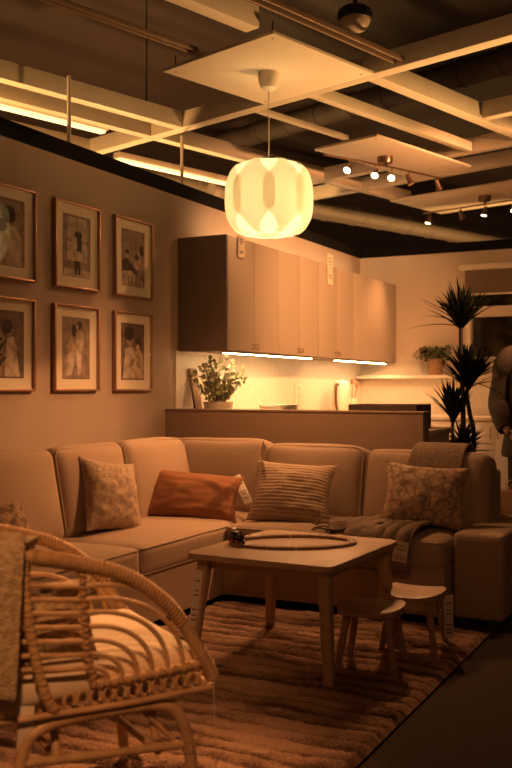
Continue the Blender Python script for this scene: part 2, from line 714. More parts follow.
# ------------------------------------------------------------------ the setting
XW, YB = -3.45, 9.09
WH = 2.50
struct('floor', MB().poly([(XW - 3, -4, 0), (6, -4, 0), (6, 22, 0), (XW - 3, 22, 0)]), 'floor_dark', 'dark grey showroom floor beyond the edge of the rug')
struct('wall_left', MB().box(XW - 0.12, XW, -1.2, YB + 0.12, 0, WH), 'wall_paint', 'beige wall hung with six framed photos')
wx0 = at_y(466, YB)[0]
wx1 = wx0 + 1.35
wz0, wz1 = 1.42, 2.31
wb = MB()
wb.box(XW, wx0, YB, YB + 0.12, 0, WH).box(wx1, 3.2, YB, YB + 0.12, 0, WH).box(wx0, wx1, YB, YB + 0.12, 0, wz0).box(wx0, wx1, YB, YB + 0.12, wz1, WH)
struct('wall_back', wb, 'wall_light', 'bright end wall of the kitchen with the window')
struct('trim_1', MB().box(XW - 0.13, XW + 0.012, -1.2, YB + 0.13, WH, WH + 0.092), 'black_trim', 'black capping strip along the top of the photo wall')
struct('trim_2', MB().box(XW + 0.013, 3.2, YB - 0.012, YB + 0.13, WH, WH + 0.092), 'black_trim', 'black capping strip along the top of the kitchen end wall')
PY0, PY1, PX1, PZ = 5.39, 5.51, -1.650, 1.018
struct('wall_partition', MB().box(XW, PX1, PY0, PY1, 0, PZ, 0.004), 'partition_paint', 'low brown half wall behind the sofa')
struct('trim_3', MB().box(XW, PX1 + 0.005, PY0 - 0.006, PY1 + 0.006, PZ, PZ + 0.012, 0.002), 'partition_paint', 'thin cap along the top of the low half wall')
struct('ceiling', MB().poly([(-14, -4, 3.95), (8, -4, 3.95), (8, 30, 3.95), (-14, 30, 3.95)]), 'ceiling_brown', 'brown showroom ceiling above the hanging grid')

GA = radians(16.1)
ga, gb = Vector((sin(GA), cos(GA), 0)), Vector((cos(GA), -sin(GA), 0))
struct('unlit_ceiling', MB().poly([ga * a + gb * b + Vector((0, 0, 3.92)) for a, b in ((1, -4.5), (14, -6.2), (14, 6), (1, 6))]), 'unlit_black', 'added dark sheet for the shade on the ceiling over the right half of the grid')  # dark sheet stands in for the ceiling part that gets little light

# window in the end wall
wn = thing('window_1', 'white framed window with two panes in the end wall', 'window', (0, 0, 0))
wn['kind'] = 'structure'
fr = MB()
ft = 0.05
for x0, x1, z0, z1 in ((wx0, wx0 + ft, wz0, wz1), (wx1 - ft, wx1, wz0, wz1), (wx0, wx1, wz0, wz0 + 0.05), (wx0, wx1, wz1 - ft, wz1), (wx0, wx1, 1.86, 1.96)):
    fr.box(x0, x1, YB - 0.01, YB + 0.09, z0, z1, 0.004)
fr.build('window_frame', 'window_white', wn)
MB().box(wx0 - 0.06, wx1 + 0.06, YB - 0.11, YB + 0.02, wz0 - 0.04, wz0, 0.005).build('window_sill', 'window_white', wn)
MB().poly([(wx0 + ft, YB + 0.04, wz0 + 0.05), (wx1 - ft, YB + 0.04, wz0 + 0.05), (wx1 - ft, YB + 0.04, 1.86), (wx0 + ft, YB + 0.04, 1.86)]).build('pane', 'picture_glass', wn)
MB().poly([(wx0 + ft, YB + 0.04, 1.96), (wx1 - ft, YB + 0.04, 1.96), (wx1 - ft, YB + 0.04, wz1 - ft), (wx0 + ft, YB + 0.04, wz1 - ft)]).build('pane', 'picture_glass', wn)
struct('wall_backdrop', MB().box(wx0 - 0.3, wx1 + 0.3, YB + 0.30, YB + 0.32, wz0 - 0.2, wz1 + 0.15), 'garden_print', 'dark leafy garden print standing outside the window')
bl = thing('roller_blind', 'brown roller blind half lowered over the window', 'blind', (0, YB - 0.03, wz1))
MB().box(wx0 - 0.05, wx1 + 0.05, -0.06, 0.025, 0.0, 0.05, 0.006).build('cassette', 'window_white', bl)
MB().box(wx0 + 0.0, wx1, -0.012, -0.008, -0.225, 0.0).build('blind_cloth', 'blind_fabric', bl)
MB().box(wx0 + 0.0, wx1, -0.018, -0.002, -0.245, -0.225, 0.004).build('bottom_bar', 'window_white', bl)

# ------------------------------------------------------------------ hanging ceiling grid (turned 16 degrees to the walls)
GA = radians(16.1)
ga, gb = Vector((sin(GA), cos(GA), 0)), Vector((cos(GA), -sin(GA), 0))
GZ = 2.95


def gp(a, b, z):
    v = ga * a + gb * b
    return Vector((v.x, v.y, z))


MG = Matrix(((ga.x, gb.x, 0, 0), (ga.y, gb.y, 0, 0), (0, 0, 1, 0), (0, 0, 0, 1)))


def beam(a0, a1, b0, b1, label, m='beam_white', z0=GZ, z1=GZ + 0.11, name='ceiling_beam'):
    mb = MB()
    mb.box(a0, a1, b0, b1, z0, z1, 0.003, M=MG)
    struct(name, mb, m, label)


w_ = 0.045
beam(4.38 - w_, 4.38 + w_, -5.95, 1.2, 'long pale grid beam crossing just past the pendant lamp')
beam(1.0, 4.38 - w_, -4.84, -4.76, 'pale grid beam from the upper left ending above the photo wall')
beam(1.0, 4.38 - w_, -5.17, -5.09, 'pale grid beam beside the glowing tube above the photo wall', z0=GZ + 0.001)
beam(4.38 + w_, 7.6, -5.17, -5.09, 'pale grid beam running on over the kitchen cabinets', z0=GZ + 0.001)
beam(1.0, 4.38 - w_, -5.90, -5.80, 'pale outer grid beam behind the photo wall')
beam(4.38 + w_, 9.0, -3.26, -3.17, 'pale grid beam running to the right of the first spotlight panel')
beam(1.0, 3.40, -3.26, -3.17, 'short pale grid beam near the top edge above the lamp panel')
beam(4.38 + w_, 6.26, -3.71, -3.65, 'slim grid beam above the first spotlight panel', z1=GZ + 0.07)
beam(4.38 + w_, 5.36, -4.17, -4.12, 'slim grid strip between the lamp panel and spotlight panel', z1=GZ + 0.03)
beam(5.54, 5.62, -3.16, 1.0, 'cross beam at the right edge of the ceiling grid')
beam(6.27, 6.35, -6.2, 1.0, 'cross beam behind the first spotlight panel')
beam(6.80, 6.88, -6.2, 1.0, 'cross beam in front of the far spotlight panel')
beam(1.0, 3.46, -3.725, -3.71, 'brown metal rail leading to the lamp panel', 'rail_metal', GZ + 0.02, GZ + 0.045, 'ceiling_rail')
beam(1.0, 3.46, -3.685, -3.67, 'second brown metal rail beside its twin at the upper left', 'rail_metal', GZ + 0.02, GZ + 0.045, 'ceiling_rail')
beam(1.0, 4.33, -3.02, -3.005, 'brown metal rail past the right corner of the lamp panel', 'rail_metal', GZ + 0.02, GZ + 0.05, 'ceiling_rail')
beam(1.0, 4.33, -2.965, -2.95, 'second brown metal rail under the round dome fixture', 'rail_metal', GZ + 0.02, GZ + 0.05, 'ceiling_rail')

# dark ducts and pipes high under the ceiling
for a0, b0, a1, b1, z, r, lab in ((5.2, -6.9, 12.5, -6.2, 3.15, 0.11, 'long grey round duct above the kitchen cabinets'),
                                  (6.2, -6.4, 12.5, -5.9, 3.05, 0.07, 'thinner grey duct beside the large one over the kitchen'),
                                  (6.2, -1.0, 6.6, -7.0, 3.6, 0.10, 'dark pipe crossing high behind the spotlight panels')):
    mb = MB()
    mb.tube([gp(a0, b0, z), gp(a1, b1, z)], r, 16)
    n_ = 16
    for i in range(n_):
        p = gp(a0, b0, z).lerp(gp(a1, b1, z), (i + 0.5) / n_)
        d = (gp(a1, b1, z) - gp(a0, b0, z)).normalized() * 0.012
        mb.tube([p - d, p + d], r * 1.07, 16)
    tag(mb.build('ventilation_duct', 'duct_dark' if z > 3.4 else 'duct_grey'), lab, 'duct', 'ceiling ducts')

# poles standing on the wall head
for px, py1, lab in ((69, 80, 'thin hanging rod nearest the left edge above the photo wall'), (182, 145, 'thin hanging rod beside the pendant lamp above the photo wall')):
    X, Y, k = at_x(px, XW - 0.04)
    zt = GZ + 0.05 if px < 100 else GZ + 0.0
    mb = MB()
    mb.tube([(0, 0, 0), (0, 0, zt - WH - 0.092)], 0.012, 10).lathe([(0.028, 0), (0.028, 0.006), (0.012, 0.012)], 12, cap=True)
    tag(mb.build('ceiling_rod', 'beam_white', loc=(X, Y, WH + 0.092)), lab, 'rod', 'rods from wall top to grid')

# hanger rods from the ceiling to the grid
for a_, b_, lab in ((4.05, -4.80, 'thin dark hanger rod dropping to the grid at the upper left'), (5.58, -2.93, 'thin dark hanger rod dropping to the grid at the right')):
    tag(MB().tube([gp(a_, b_, GZ + 0.11), gp(a_, b_, 3.92)], 0.006, 8).build('hanger_rod', 'duct_dark'), lab, 'rod', 'hanger rods of the grid')

# glowing tubes
for a0, a1, b, z, lab in ((1.6, 4.1, -5.30, GZ + 0.005, 'glowing tube light in the grid at the left edge'), (4.62, 6.0, -5.84, GZ + 0.0, 'glowing tube light in the grid left of the pendant')):
    t = thing('tube_light', lab, 'light', gp((a0 + a1) / 2, b, z), (0, 0, -GA), 'tube lights in the ceiling grid')
    L = (a1 - a0) / 2
    MB().box(-0.04, 0.04, -L, L, 0.022, 0.07, 0.004).build('housing', 'beam_white', t)
    MB().box(-0.028, 0.028, -L + 0.02, L - 0.02, 0.0, 0.022, 0.006).build('diffuser', 'tube_glow', t)

# hung square panels
def ceiling_panel(a0, a1, b0, b1, z, lab, chains=True):
    c = gp((a0 + a1) / 2, (b0 + b1) / 2, z)
    t = thing('ceiling_panel', lab, 'panel', c, (0, 0, -GA), 'pale boards hung under the ceiling grid')
    hx, hy = (b1 - b0) / 2, (a1 - a0) / 2
    MB().box(-hx, hx, -hy, hy, 0, 0.018, 0.002).build('board', 'panel_white', t)
    for sx in (-1, 1):
        for sy in (-1, 1):
            mb = MB()
            mb.tube([(sx * (hx - 0.05), sy * (hy - 0.05), 0.018), (sx * (hx - 0.05), sy * (hy - 0.05), 0.09)], 0.004, 6)
            mb.lathe([(0.0005, -0.003), (0.006, -0.002), (0.007, 0)], 10, M=T(sx * (hx - 0.05), sy * (hy - 0.05), 0))
            mb.build('hook', 'rail_metal', t)
    return t


ceiling_panel(3.46, 4.30, -3.96, -3.13, GZ - 0.02, 'large square pale board holding the pendant lamp')
ceiling_panel(5.37, 6.64, -4.45, -3.88, GZ - 0.02, 'pale board carrying the first row of spotlights')
ceiling_panel(7.33, 8.22, -5.15, -3.7, GZ - 0.02, 'far pale board carrying the second row of spotlights')

# round dome fixture
kx, ky = 355, 18
k_ = 5.0
d_ = ray(kx)
dm = thing('ceiling_dome', 'round dome fixture with dark ring hung near the top edge', 'fixture', (k_ * d_[0], k_ * d_[1], CAM_H + (388 - 33) * k_ / FPX))
MB().lathe([(0.001, 0), (0.03, 0.004), (0.06, 0.02), (0.078, 0.05), (0.082, 0.065)], 28).build('dome', 'dome_glass', dm)
mb = MB()
mb.lathe([(0.082, 0.065), (0.09, 0.068), (0.09, 0.115), (0.075, 0.13), (0.001, 0.132)], 28)
for i in range(24):
    a = 2 * pi * i / 24
    mb.box(-0.003, 0.003, 0.088, 0.093, 0.07, 0.112, M=Matrix.Rotation(a, 4, 'Z'))
mb.build('ring', 'black_metal', dm)
MB().tube([(0, 0, 0.13), (0, 0, 0.85)], 0.012, 8).build('stem', 'black_metal', dm)

# ------------------------------------------------------------------ pendant lamp
lc = gp(3.88, -3.545, 0)
LZ = GZ - 0.02
pl = thing('pendant_lamp', 'glowing pendant lamp with pale petal drum shade', 'lamp', (lc.x, lc.y, LZ))
MB().lathe([(0.06, 0), (0.062, -0.012), (0.058, -0.05), (0.045, -0.085), (0.02, -0.10), (0.004, -0.104)], 24).build('canopy', 'panel_white', pl)
ZC = -0.705          # centre of the shade
MB().tube([(0, 0, -0.10), (0, 0, ZC + 0.09)], 0.0035, 8).build('cord', 'panel_white', pl)
MB().lathe([(0.012, ZC + 0.12), (0.024, ZC + 0.115), (0.026, ZC + 0.06), (0.018, ZC + 0.055)], 14).build('lamp_holder', 'panel_white', pl)
RS, HS = 0.245, 0.205


def barrel(t, r=RS, hh=HS):
    """t in -1..1 from bottom to top: rounded drum"""
    ang = t * pi / 2
    z = hh * (abs(sin(ang)) ** 0.86) * (1 if t > 0 else -1)
    rr = r * (max(0.0, cos(ang)) ** 0.38)
    return rr, z


liner = MB()
prof = []
for i in range(33):
    t = -0.96 + 1.92 * i / 32
    rr, z = barrel(t, RS * 0.965, HS * 0.985)
    prof.append((rr, ZC + z))
liner.lathe(prof, 64)
liner_o = liner.build('shade_liner', 'liner_paper', pl)
NP = 8
base_ang = atan2(-lc.y, -lc.x)
for i in range(NP):
    pm = MB()
    a0 = base_ang + 2 * pi * (i + 0.5) / NP
    off = 1.0 + (0.012 if i % 2 else 0.0)

    def fn(u, v, a0=a0, off=off):
        t = -0.95 + 1.90 * v
        zf = abs(sin(t * pi / 2)) ** 0.82
        # wide through the middle, curving in to a blunt point at each end
        hw = 30.0
        if zf > 0.36:
            hw = 30.0 - 22.5 * sin(pi / 2 * min(1.0, (zf - 0.36) / 0.64)) ** 1.25
        rr, z = barrel(t, RS * off, HS * (1.0 + 0.01 * (off - 1)))
        a = a0 + radians(hw) * (u * 2 - 1)
        return (rr * cos(a), rr * sin(a), ZC + z)
    pm.grid(fn, 12, 36)
    pm.build('shade_petal', 'petal_paper', pl)
MB().lathe([(0.001, ZC - 0.045), (0.02, ZC - 0.04), (0.03, ZC - 0.01), (0.026, ZC + 0.02), (0.014, ZC + 0.06)], 16).build('bulb', 'spot_glow', pl)
lamp('pendant_light', 'POINT', (0, 0, ZC - 0.0), PENDANT_W, (1.0, 0.78, 0.40), 0.07, parent=pl)
lamp('pendant_downlight', 'SPOT', (0, 0, ZC - 0.215), DOWN_W, WARM, 0.08, (0, 0, ZC - 1), 162, 0.8, parent=pl)

# ------------------------------------------------------------------ spotlight tracks


def spot_head(parent, x, y, zt, aim, lit, power=0):
    """one spot on its bar: swivel > cone head > lens; aim is a direction in the parent's frame"""
    h = MB()
    h.tube([(x, y, zt), (x, y, zt - 0.055)], 0.005, 8)
    a = Vector(aim).normalized()
    q = a.to_track_quat('-Z', 'Y').to_matrix().to_4x4()
    M = T(x, y, zt - 0.062) @ q @ Matrix.Scale(0.78, 4)
    h.lathe([(0.001, 0.05), (0.018, 0.048), (0.022, 0.02), (0.036, -0.055), (0.038, -0.06), (0.034, -0.06), (0.020, 0.0)], 18, M=M)
    o = h.build('spot_head', 'bronze', parent)
    ln = MB()
    ln.lathe([(0.0005, -0.056), (0.034, -0.056), (0.034, -0.052), (0.0005, -0.050)], 18, M=M)
    ln.build('lens', 'spot_glow' if lit else 'dome_glass', o)
    if lit and power:
        p = M @ Vector((0, 0, -0.066))
        l = lamp('spot_light', 'SPOT', p, power, WARM, 0.03, p + a, 62, 0.9, parent=parent)
    return o


# first row under the nearer board, runs along the grid
c1 = gp(5.90, -4.19, GZ - 0.02)
tr = thing('spotlight_bar', 'row of five small spotlights under the nearer board', 'spotlights', c1, (0, 0, -GA), 'spotlight bars')
MB().lathe([(0.001, -0.05), (0.055, -0.048), (0.06, -0.03), (0.06, 0)], 24).build('ceiling_cup', 'bronze', tr)
MB().tube([(-0.1, -0.62, -0.075), (0.03, 0.0, -0.075), (0.1, 0.62, -0.075)], 0.008, 8).tube([(0, 0, -0.05), (0.02, 0, -0.075)], 0.012, 8).build('bar', 'bronze', tr)
def aim_at(c, pt):
    v = Vector(pt) - Vector(c)
    return Matrix.Rotation(GA, 3, 'Z') @ v


aims = [aim_at(c1, (-2.9, 3.7, 0.6)), aim_at(c1, (-2.0, 4.1, 0.45)), aim_at(c1, (-1.7, 3.2, 0.3)), (0.4, 0.2, -1), (0.1, 0.5, -1)]
for i, f in enumerate((-0.38, -0.12, 0.05, 0.23, 0.55)):
    spot_head(tr, 0.02 + f * 0.18, f, -0.075, aims[i], i < 3, SPOT_W * (0.35, 0.3, 0.3)[i] if i < 3 else 0)
# second row under the far board, runs across
c2 = gp(7.72, -4.37, GZ - 0.02)
tr2 = thing('spotlight_bar', 'row of four small spotlights under the far board', 'spotlights', c2, (0, 0, -GA), 'spotlight bars')
MB().lathe([(0.001, -0.05), (0.055, -0.048), (0.06, -0.03), (0.06, 0)], 24).build('ceiling_cup', 'bronze', tr2)
MB().tube([(-0.66, 0.0, -0.075), (0.55, 0.0, -0.075)], 0.008, 8).tube([(0, 0, -0.05), (0, 0, -0.075)], 0.012, 8).build('bar', 'bronze', tr2)
for i, f in enumerate((-0.60, -0.25, 0.0, 0.29)):
    spot_head(tr2, f, 0, -0.075, ((-0.1, -0.35, -1), (0.2, 0.5, -1), (-0.1, -0.3, -1), (0.1, -0.4, -1))[i], i != 1, SPOT_W * 0.35 if i != 1 else 0)

# ------------------------------------------------------------------ framed photographs on the left wall
def figure(mb, pts, m, d):
    mb.poly([(d, x, z) for x, z in pts], m)


def blob(cx, cz, rx, rz, n=14, rot=0.0):
    return [(cx + rx * cos(2 * pi * i / n) * cos(rot) - rz * sin(2 * pi * i / n) * sin(rot), cz + rx * cos(2 * pi * i / n) * sin(rot) + rz * sin(2 * pi * i / n) * cos(rot)) for i in range(n)]


for nm, c in (('ph_bg', (0.27, 0.205, 0.165)), ('ph_bg_dark', (0.15, 0.105, 0.085)), ('ph_light', (0.50, 0.42, 0.34)), ('ph_mid', (0.27, 0.20, 0.155)), ('ph_dark', (0.05, 0.036, 0.03)), ('ph_skin', (0.44, 0.32, 0.24)), ('ph_window', (0.42, 0.35, 0.28))):
    mat(nm, c, 0.8, 0.35, 22)


def photo_art(kind, mb, w, h):
    """w,h half sizes; coordinates y (along wall) and z, in fractions"""
    lay = [0.0012]

    def put(shape, m):
        lay[0] += 0.00025
        mb.poly([(lay[0], x * w, z * h) for x, z in shape], m)

    def rect(x0, x1, z0, z1, m):
        put([(x0, z0), (x1, z0), (x1, z1), (x0, z1)], m)
    if kind == 0:      # two heads leaning together, close up, light clothes
        rect(-0.98, 0.98, -0.98, -0.5, 'ph_mid')
        put([(-0.9, -0.98), (0.8, -0.98), (0.75, -0.1), (0.35, 0.22), (-0.1, 0.15), (-0.6, 0.1)], 'ph_light')
        put([(-0.5, -0.98), (-0.1, -0.98), (0.1, -0.1), (-0.35, 0.0)], 'ph_window')
        put(blob(-0.15, 0.28, 0.28, 0.18, rot=0.6), 'ph_skin')
        put(blob(0.02, 0.52, 0.42, 0.27), 'ph_dark')
        put(blob(-0.42, 0.16, 0.3, 0.2), 'ph_dark')
    elif kind == 1:    # couple standing before a tall window
        rect(-0.7, -0.06, 0.2, 0.92, 'ph_window')
        rect(0.06, 0.75, 0.2, 0.92, 'ph_window')
        rect(-0.7, -0.06, -0.5, 0.12, 'ph_light')
        rect(0.06, 0.75, -0.5, 0.12, 'ph_light')
        rect(-0.98, 0.98, -0.98, -0.75, 'ph_light')
        put([(-0.3, -0.2), (-0.05, -0.25), (0.0, 0.2), (-0.15, 0.32), (-0.4, 0.12)], 'ph_light')
        put([(-0.02, -0.25), (0.3, -0.2), (0.36, 0.18), (0.2, 0.36), (0.0, 0.3)], 'ph_dark')
        put([(-0.22, -0.25), (0.26, -0.25), (0.22, -0.92), (0.06, -0.92), (0.02, -0.5), (-0.02, -0.92), (-0.18, -0.92)], 'ph_dark')
        put([(-0.2, -0.16), (0.25, -0.16), (0.27, -0.48), (-0.22, -0.48)], 'ph_light')
        put(blob(-0.05, 0.38, 0.15, 0.11), 'ph_dark')
        put(blob(0.18, 0.36, 0.15, 0.12), 'ph_dark')
    elif kind == 2:    # family with a small child on a sofa
        put(blob(0.05, 0.72, 0.34, 0.14), 'ph_mid')
        put([(-0.98, -0.98), (0.98, -0.98), (0.98, -0.2), (-0.98, -0.45)], 'ph_light')
        put([(0.2, -0.7), (0.95, -0.75), (0.95, -0.05), (0.65, 0.2), (0.3, 0.05)], 'ph_mid')
        put([(-0.98, -0.1), (-0.6, -0.02), (0.4, -0.45), (0.3, -0.65), (-0.2, -0.45), (-0.98, -0.5)], 'ph_dark')
        put(blob(0.35, -0.15, 0.26, 0.26), 'ph_skin')
        put(blob(0.58, 0.26, 0.24, 0.18), 'ph_skin')
        put(blob(0.68, 0.32, 0.22, 0.20), 'ph_dark')
        put(blob(0.28, 0.06, 0.18, 0.12), 'ph_dark')
        put(blob(-0.55, 0.16, 0.16, 0.12), 'ph_dark')
        put(blob(-0.55, 0.06, 0.12, 0.09), 'ph_skin')
        for i in range(6):
            rect(-0.85 + i * 0.32, -0.72 + i * 0.32, -0.95, -0.62, 'ph_mid')
    elif kind == 3:    # woman beside leaves, long light dress
        put([(-0.2, -0.95), (0.75, -0.95), (0.55, -0.2), (0.35, 0.25), (0.0, 0.2), (-0.15, -0.3)], 'ph_light')
        put([(0.3, 0.2), (0.6, -0.1), (0.5, -0.45), (0.35, -0.2)], 'ph_skin')
        put(blob(0.1, 0.42, 0.2, 0.16), 'ph_skin')
        put(blob(-0.02, 0.52, 0.3, 0.22), 'ph_dark')
        put([(-0.98, -0.95), (-0.3, -0.95), (-0.15, 0.2), (-0.5, 0.45), (-0.98, 0.4)], 'ph_mid')
        for i in range(7):
            put(blob(-0.6 + 0.12 * (i % 3), -0.75 + i * 0.14, 0.3, 0.06, rot=0.9 - 0.3 * (i % 4)), 'ph_dark')
    elif kind == 4:    # couple embracing, full length
        put([(-0.75, -0.9), (-0.5, -0.9), (-0.1, 0.0), (-0.05, 0.42), (-0.3, 0.5), (-0.65, 0.1)], 'ph_skin')
        put([(-0.05, -0.2), (0.1, -0.9), (0.3, -0.92), (0.45, 0.1), (0.55, 0.45), (0.3, 0.62), (0.0, 0.5)], 'ph_light')
        put([(-0.4, -0.12), (0.3, 0.05), (0.28, 0.17), (-0.45, 0.05)], 'ph_skin')
        put([(-0.7, -0.9), (-0.35, -0.9), (-0.05, -0.15), (-0.5, -0.05)], 'ph_light')
        put(blob(0.22, 0.76, 0.18, 0.13), 'ph_dark')
        put(blob(-0.18, 0.56, 0.17, 0.2), 'ph_dark')
        put(blob(0.08, 0.68, 0.1, 0.08), 'ph_skin')
        rect(0.7, 0.96, -0.85, 0.35, 'ph_mid')
        put(blob(0.0, -0.93, 0.9, 0.06), 'ph_mid')
    else:              # two people seated close, bright shirts
        put([(-0.85, -0.95), (0.3, -0.95), (0.25, 0.0), (-0.1, 0.2), (-0.65, 0.1)], 'ph_light')
        put([(0.1, -0.95), (0.95, -0.95), (0.9, -0.1), (0.55, 0.1), (0.2, 0.0)], 'ph_skin')
        put(blob(-0.22, 0.42, 0.28, 0.22), 'ph_skin')
        put(blob(-0.3, 0.64, 0.42, 0.26), 'ph_dark')
        put(blob(0.48, 0.3, 0.24, 0.2), 'ph_dark')
        put(blob(0.4, 0.16, 0.16, 0.12), 'ph_skin')
        put(blob(-0.1, -0.4, 0.32, 0.12, rot=0.5), 'ph_mid')
        put(blob(0.5, -0.5, 0.3, 0.1, rot=-0.5), 'ph_mid')


FW, FH = 0.42, 0.50
PL = ['copper framed photo of two dark haired heads leaning together, upper row at the left edge',
      'copper framed photo of a couple before a tall window, upper row middle',
      'copper framed photo of a family with a child on a sofa, upper row end',
      'copper framed photo of a figure in a light dress by leaves, lower row left edge',
      'copper framed photo of an embracing couple at full length, lower row middle',
      'copper framed photo of two people seated close together, lower row end']
for r_, zc in ((0, 1.998), (1, 1.402)):
    for c_, yc in enumerate((3.838, 4.420, 4.998)):
        kd = r_ * 3 + c_
        yc2 = yc - (0.006 if r_ else 0)
        t = thing('picture_frame', PL[kd], 'picture', (XW, yc2, zc), (0, 0, 0), 'framed photos on the beige wall')
        hy, hz, ft_, fd = FW / 2, FH / 2, 0.012, 0.028
        mb = MB()
        mb.box(0, fd, -hy, -hy + ft_, -hz, hz, 0.002).box(0, fd, hy - ft_, hy, -hz, hz, 0.002)
        mb.box(0, fd, -hy + ft_, hy - ft_, hz - ft_, hz, 0.002).box(0, fd, -hy + ft_, hy - ft_, -hz, -hz + ft_, 0.002)
        mb.build('frame', 'copper', t)
        MB().box(0.002, 0.010, -hy + ft_, hy - ft_, -hz + ft_, hz - ft_).build('mat_board', 'mat_board', t)
        ph = MB()
        pw, phh = 0.128, 0.18
        ph.box(0, 0.001, -pw, pw, -phh, phh, m='ph_bg_dark' if kd in (5, 3) else 'ph_bg')
        photo_art(kd, ph, pw, phh)
        ph.build('photo', None, t, loc=(0.0102, 0, 0.0))
        MB().poly([(0.020, -hy + ft_, -hz + ft_), (0.020, hy - ft_, -hz + ft_), (0.020, hy - ft_, hz - ft_), (0.020, -hy + ft_, hz - ft_)]).build('glass', 'picture_glass', t)

# ------------------------------------------------------------------ kitchen
XF = -3.062
CZ0, CZ1 = 1.427, 2.205
cuts = [5.568, 6.35, 7.12, 7.90, 9.085]
GRPC = 'wall cabinets along the kitchen'
clabs = ['wall cabinet nearest the sofa with exposed dark side', 'second wall cabinet from the dark side panel', 'third wall cabinet from the dark side panel', 'wide wall cabinet in the far kitchen corner']
for i in range(4):
    y0, y1 = cuts[i], cuts[i + 1]
    t = thing('wall_cabinet', clabs[i], 'cabinet', (XW, y0, CZ0), (0, 0, 0), GRPC)
    L = y1 - y0
    D = XF - XW
    MB().box(0.0, D - 0.022, 0.0005, L - 0.0005, 0, CZ1 - CZ0, 0.001).build('cabinet_body', 'cab_side', t)
    nd = 2 if i < 3 else 1
    for j in range(nd):
        a, b = L * j / nd + 0.0015, L * (j + 1) / nd - 0.0015
        if i == 3:
            a = 0.0015
        dr_ = MB().box(D - 0.020, D, a, b, 0.0, CZ1 - CZ0, 0.0015).build('door', 'cab_front', t)
        hy = (b - 0.03) if j == 0 and nd == 2 else (a + 0.03)
        if i == 3:
            hy = b - 0.14
        hm = MB()
        hm.tube([(D, hy, 0.018), (D + 0.018, hy, 0.022), (D + 0.02, hy, 0.035), (D + 0.018, hy, 0.048), (D, hy, 0.052)], 0.004, 8, sm=4)
        hm.build('handle', 'copper', dr_)
    if i == 0:
        MB().box(0.0, D - 0.002, -0.016, -0.0005, -0.004, CZ1 - CZ0 + 0.003, 0.001).build('side_panel', 'cab_side', t)

# light bars under the wall cabinets
for y0, y1, lab in ((5.62, 7.08, 'glowing light bar under the first wall cabinets'), (7.62, 8.9, 'glowing light bar under the far corner cabinet')):
    t = thing('light_bar', lab, 'light', (-3.12, (y0 + y1) / 2, CZ0 - 0.004), (0, 0, 0), 'light bars of the wall cabinets')
    L = (y1 - y0) / 2
    MB().box(-0.03, 0.03, -L, L, -0.012, 0.002, 0.002).build('housing', 'chrome', t)
    MB().box(-0.018, 0.018, -L + 0.01, L - 0.01, -0.016, -0.012, 0.001).build('diffuser', 'led_glow', t)

t = thing('light_bar', 'unseen upward light bar added on top of the wall cabinets', 'light', (-3.30, 7.3, CZ1 + 0.004), (0, 0, 0), 'light bars of the wall cabinets')  # hidden glow added to lift the ducts and the wall above
MB().box(-0.03, 0.03, -1.5, 1.5, 0, 0.012, 0.002).build('housing', 'chrome', t)
MB().box(-0.022, 0.022, -1.49, 1.49, 0.012, 0.020, 0.002).build('diffuser', 'led_fill', t)

# price tags hanging on the doors
for px, y0p, y1p, lab in ((241, 236, 258, 'small clear price tag on the nearest cabinet door'), (330, 254, 285, 'longer price tag hanging on the third wall cabinet')):
    X, Y, k = at_x(px, XF + 0.004)
    z1, z0 = CAM_H + (388 - y0p) * k / FPX, CAM_H + (388 - y1p) * k / FPX
    wd = 0.05 if px < 300 else 0.06
    t = thing('price_tag', lab, 'tag', (X, Y, z0), (0, 0, 0), 'price tags on the cabinets')
    MB().box(0, 0.003, -wd, wd, 0, z1 - z0, 0.001).build('sleeve', 'tag_clear', t)
    mb = MB()
    h = z1 - z0
    mb.box(0.003, 0.0036, -wd * 0.8, wd * 0.8, h * 0.05, h * 0.42)
    mb.box(0.003, 0.0036, -wd * 0.8, wd * 0.8, h * 0.55, h * 0.95)
    cd = mb.build('card', 'label_paper', t)
    mb = MB()
    for zf, w1 in ((0.30, 0.6), (0.22, 0.35), (0.86, 0.55), (0.76, 0.6), (0.66, 0.3)):
        mb.box(0.0036, 0.004, -wd * w1, wd * w1, h * zf - 0.006, h * zf + 0.004)
    mb.build('print', 'label_ink', cd)

# worktop: one run along the photo wall, the end wall and behind the half wall
wt = MB()
wt.box(XW + 0.0135, -2.83, PY1 + 0.008, YB - 0.0135, 0.875, 0.91, 0.003).box(-2.83, 0.6, 8.44, YB - 0.0135, 0.875, 0.91, 0.003).box(-2.83, PX1 - 0.02, PY1 + 0.008, 6.15, 0.875, 0.91, 0.003)
tw = tag(wt.build('worktop', 'worktop'), 'pale worktop running round the kitchen behind the half wall', 'worktop')
MB().box(XW + 0.014, -2.85, PY1 + 0.02, YB - 0.66, 0, 0.875).box(-2.86, PX1 - 0.04, PY1 + 0.03, 6.10, 0, 0.875).build('support_panel', 'white_lacquer', tw)
# backsplash slabs
struct('trim_4', MB().box(XW, XW + 0.012, PY1, YB, 0.91, CZ0), 'backsplash', 'pale stone backsplash under the wall cabinets')
struct('trim_5', MB().box(XW + 0.012, 0.6, YB - 0.012, YB, 0.91, 1.26), 'backsplash', 'pale stone backsplash along the end wall')
tag(MB().box(XW + 0.013, 0.6, YB - 0.16, YB - 0.0125, 1.262, 1.297, 0.004).build('wall_shelf', 'white_lacquer'), 'long white ledge on the end wall under the window', 'shelf')

